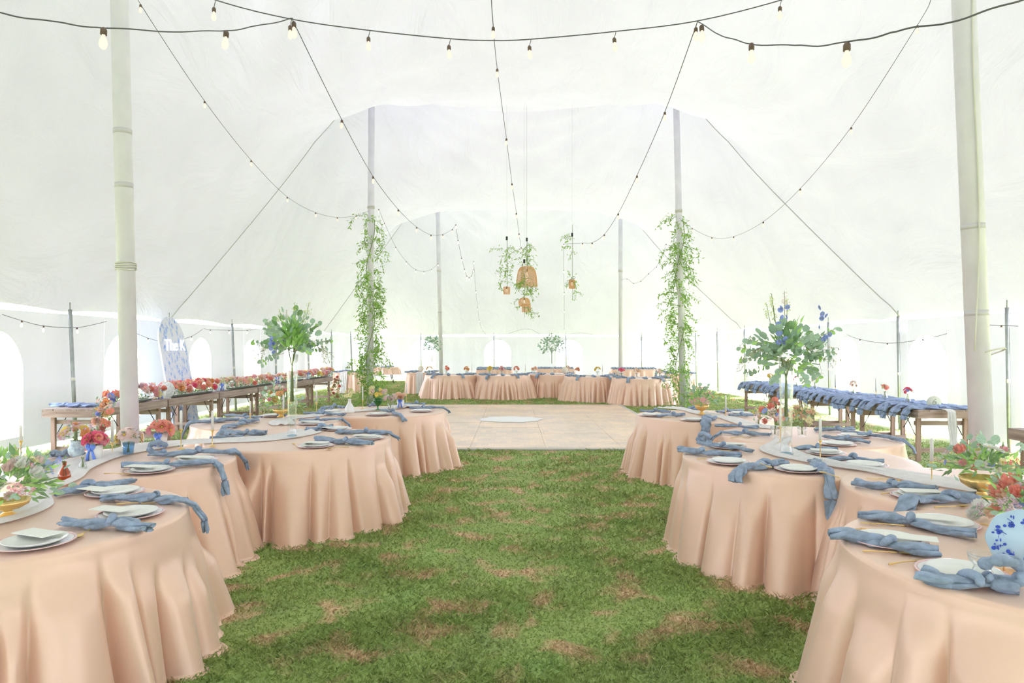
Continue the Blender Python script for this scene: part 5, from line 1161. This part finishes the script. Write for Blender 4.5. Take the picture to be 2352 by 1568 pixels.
# ------------------------------------------------------------------ string lights
def bulb_geo(s_):
    g = G(); g.lathe([(0.012*s_, 0.0), (0.014*s_, -0.012*s_), (0.030*s_, -0.055*s_), (0.034*s_, -0.085*s_), (0.024*s_, -0.115*s_), (0.010*s_, -0.125*s_), (0, -0.127*s_)], n=14); return g
BM = {}
for k, m in (('near', 'bulb'), ('far', 'bulbfar')): o = bulb_geo(0.62 if k == 'near' else 0.75).obj('bulb', M[m]); BM[k] = o.data; bpy.data.objects.remove(o)
g = G(); g.lathe([(0, 0.035), (0.008, 0.032), (0.016, 0.02), (0.016, -0.006), (0.0, -0.006)], n=10); o = g.obj('socket', M['socket']); SM = o.data; bpy.data.objects.remove(o)
def string(lab, pts, bulbs, r=0.006, drop=0.0, kind='near', s_=1.0, group=None, jig=0.0):
    o = thing('string_light', lab, 'string light', (0, 0, 0), group=group); P = [Vector(p) for p in pts]; dense = []
    for i in range(len(P)-1):
        p0, p1, p2, p3 = P[max(i-1, 0)], P[i], P[i+1], P[min(i+2, len(P)-1)]
        for t in np.linspace(0, 1, 8, endpoint=False): dense.append(0.5*((2*p1)+(p2-p0)*t+(2*p0-5*p1+4*p2-p3)*t*t+(3*p1-p0-3*p2+p3)*t**3)+Vector((0, 0, jig*math.sin(i*5+t*6))))
    dense.append(P[-1]); tubeobj('cable', dense, r, M['cable'], o, 6)
    rr = random.Random(len(lab))
    for b in bulbs:
        b = Vector(b); ti = (rr.uniform(-.12, .12), rr.uniform(-.12, .12), 0)
        if drop: tubeobj('drop_cord', [b, b+Vector((-0.006, 0, -drop*0.5)), b+Vector((-0.012, 0, -drop))], r*0.6, M['cable'], o, 5); b = b+Vector((-0.012, 0, -drop-0.03*s_))
        else: b = b+Vector((0, 0, -0.03*s_))
        sk = inst('socket', SM, o, b, ti, s_); inst('bulb', BM[kind], o, b+Vector((0, 0, -0.004)), ti, s_)
    return o
Ym = 5.2
mp_ = [(300, -75), (495, 0), (670, 44), (850, 70), (1035, 89), (1130, 93), (1220, 90), (1415, 72), (1602, 48), (1795, 0), (1960, -55)]
string('thick black light string with hanging cords sagging across the top centre', [Vector((-3.86, 6.62, 5.3)).lerp(at(300, -75, Ym), t/3) for t in range(3)]+[at(a_, b_, Ym) for a_, b_ in mp_]+[at(1960, -55, Ym).lerp(Vector((4.16, 6.25, 5.2)), t/3) for t in range(1, 4)], [at(a_, b_, Ym) for a_, b_ in ((495, 2), (670, 44), (850, 70), (1035, 89), (1220, 90), (1415, 72), (1602, 48), (1795, 0))], 0.0042, 0.05, s_=0.92)
string('grey light string from upper left corner to the black string', [Vector((-6.2, 2.4, roof_pt(-6.2, 2.4)-0.05)).lerp(at(-80, 12, 3.5), t/12) for t in range(12)]+[at(-80, 12, 3.5), at(0, 30, 3.7), at(120, 50, 3.9), at(240, 64, 4.1), at(400, 72, 4.4), at(520, 70, 4.7), at(600, 58, 4.95), at(672, 42, Ym)], [at(238, 64, 4.05), at(519, 71, 4.7), at(675, 50, 5.25)], 0.0042, s_=1.15, jig=0.004)
string('grey light string from the black string to the upper right corner', [at(1602, 50, Ym), at(1660, 82, 4.8), at(1725, 100, 4.4), at(1840, 105, 3.9), at(1945, 98, 3.5), at(2060, 72, 3.3), at(2200, 45, 3.1), at(2360, -5, 3.0)]+[at(2360, -5, 3.0).lerp(Vector((6.6, 2.2, roof_pt(6.6, 2.2)-0.05)), t/12) for t in range(1, 13)], [at(1612, 58, 5.15), at(1726, 100, 4.4), at(1945, 98, 3.5)], 0.0042, s_=1.15, jig=0.005)
g4 = 'long light strings running toward the dance floor'
def runs(lab, L, end=None, start=None, bl=True, kind='near'):
    P = [at(a_, b_, y) for a_, b_, y in L]; pts = ([start] if start else [])+P+([end] if end else []); string(lab, pts, P, 0.0032, kind=kind, s_=0.8, group=g4)
runs('light string swooping from the thick near left pole to the left vine pole', [(323, 10, 7.08), (470, 232, 8.55), (577, 368, 10.08), (660, 452, 11.7), (725, 488, 13.4), (775, 499, 15.05), (818, 495, 16.8)], Vector((-3.83, 18.38, 5.35)), at(250, -120, 6.5))
runs('light string dropping from the black string past the left vine pole', [(785, 275, 6.8), (857, 405, 8.4), (915, 481, 10), (957, 521, 11.6), (990, 539, 13.2), (1017, 538, 14.8), (1039, 526, 16.4)], at(1047, 515, 17.2), at(672, 46, 5.2))
runs('central light string dropping toward the rattan pendants', [(1133, 62, 5.3), (1142, 158, 6.9), (1163, 318, 8.5), (1176, 421, 10.1), (1186, 489, 11.7), (1192, 536, 13.3), (1197, 568, 14.6)], None, at(1128, -10, 4.8))
runs('light string dropping from the black string to the far right', [(1527, 257, 6.8), (1463, 403, 8.4), (1420, 490, 10), (1388, 538, 11.6), (1360, 557, 13.2), (1338, 558, 14.8)], at(1295, 560, 16.5), at(1602, 50, 5.2))
runs('light string swooping from the thick worn right pole to the right vine pole', [(2107, 58, 7.24), (1955, 292, 8.66), (1838, 433, 10.18), (1753, 509, 11.7), (1685, 543, 13.2), (1635, 545, 14.7), (1590, 524, 16.3)], Vector((4.50, 18.38, 5.15)), at(2138, 0, 6.9))
def far_run(lab, pts, Ys):
    P = [at(a_, b_, y) for (a_, b_), y in zip(pts, np.linspace(*Ys, len(pts)))]; string(lab, P+([Vector((4.77, 29.9, 4.62))] if pts[0][0] == 1530 else []), P, 0.0045, kind='far', s_=0.9, group='thin far light strings')
far_run('thin light string right of the left vine pole reaching a slim pole', [(870, 480), (883, 512), (909, 567), (933, 600), (955, 619), (974, 623), (991, 618), (1006, 605)], (18.6, 29))
far_run('thin string of tiny bulbs hanging left of centre under the roof', [(1047, 515), (1052, 551), (1060, 592), (1067, 617), (1072, 633), (1078, 637), (1083, 633), (1087, 618)], (17.2, 26))
far_run('thin string of tiny bulbs falling to the back eave left of centre', [(1088, 600), (1093, 667), (1097, 706), (1101, 734), (1105, 753)], (26, 33.5))
far_run('thin string of tiny bulbs falling to the back eave right of centre', [(1295, 560), (1295, 620), (1296, 671), (1296, 712), (1296, 755)], (22, 33.5))
far_run('thin light string left of the right vine pole', [(1530, 560), (1520, 590), (1508, 612), (1490, 628), (1472, 645), (1455, 650), (1440, 640)], (19, 28))
def wall_run(lab, pts, X=None, Y=None):
    P = []
    for a_, b_ in pts: y = Y or F*X/(a_-1176); P.append(at(a_, b_, y))
    string(lab, P, P[1:-1:1], 0.0045, kind='far', s_=0.8, group='light strings under the eaves')
wall_run('light string under the left eave by the nearest side pole', [(5, 722), (50, 736), (100, 748), (177, 752), (245, 738)], X=XL+0.15)
wall_run('light string under the left eave beside the floral arch board', [(310, 764), (340, 776), (368, 783), (400, 783), (440, 772), (465, 756)], X=XL+0.25)
wall_run('light string under the left eave beyond the floral arch board', [(467, 754), (483, 757), (526, 758), (568, 758), (600, 754)], X=XL+0.15)
wall_run('light string under the right eave behind the delphinium vase', [(1945, 768), (1975, 779), (2038, 788), (2120, 779), (2175, 766)], X=XR-0.15)
wall_run('light string under the right eave right of the thick worn pole', [(2222, 748), (2250, 746), (2300, 747), (2338, 749)], X=XR-0.2)
wall_run('light string under the back eave', [(1105, 755), (1125, 772), (1160, 768), (1213, 755), (1260, 774), (1330, 764), (1380, 772)], Y=Y1-0.2)
print('objects', len(bpy.data.objects))
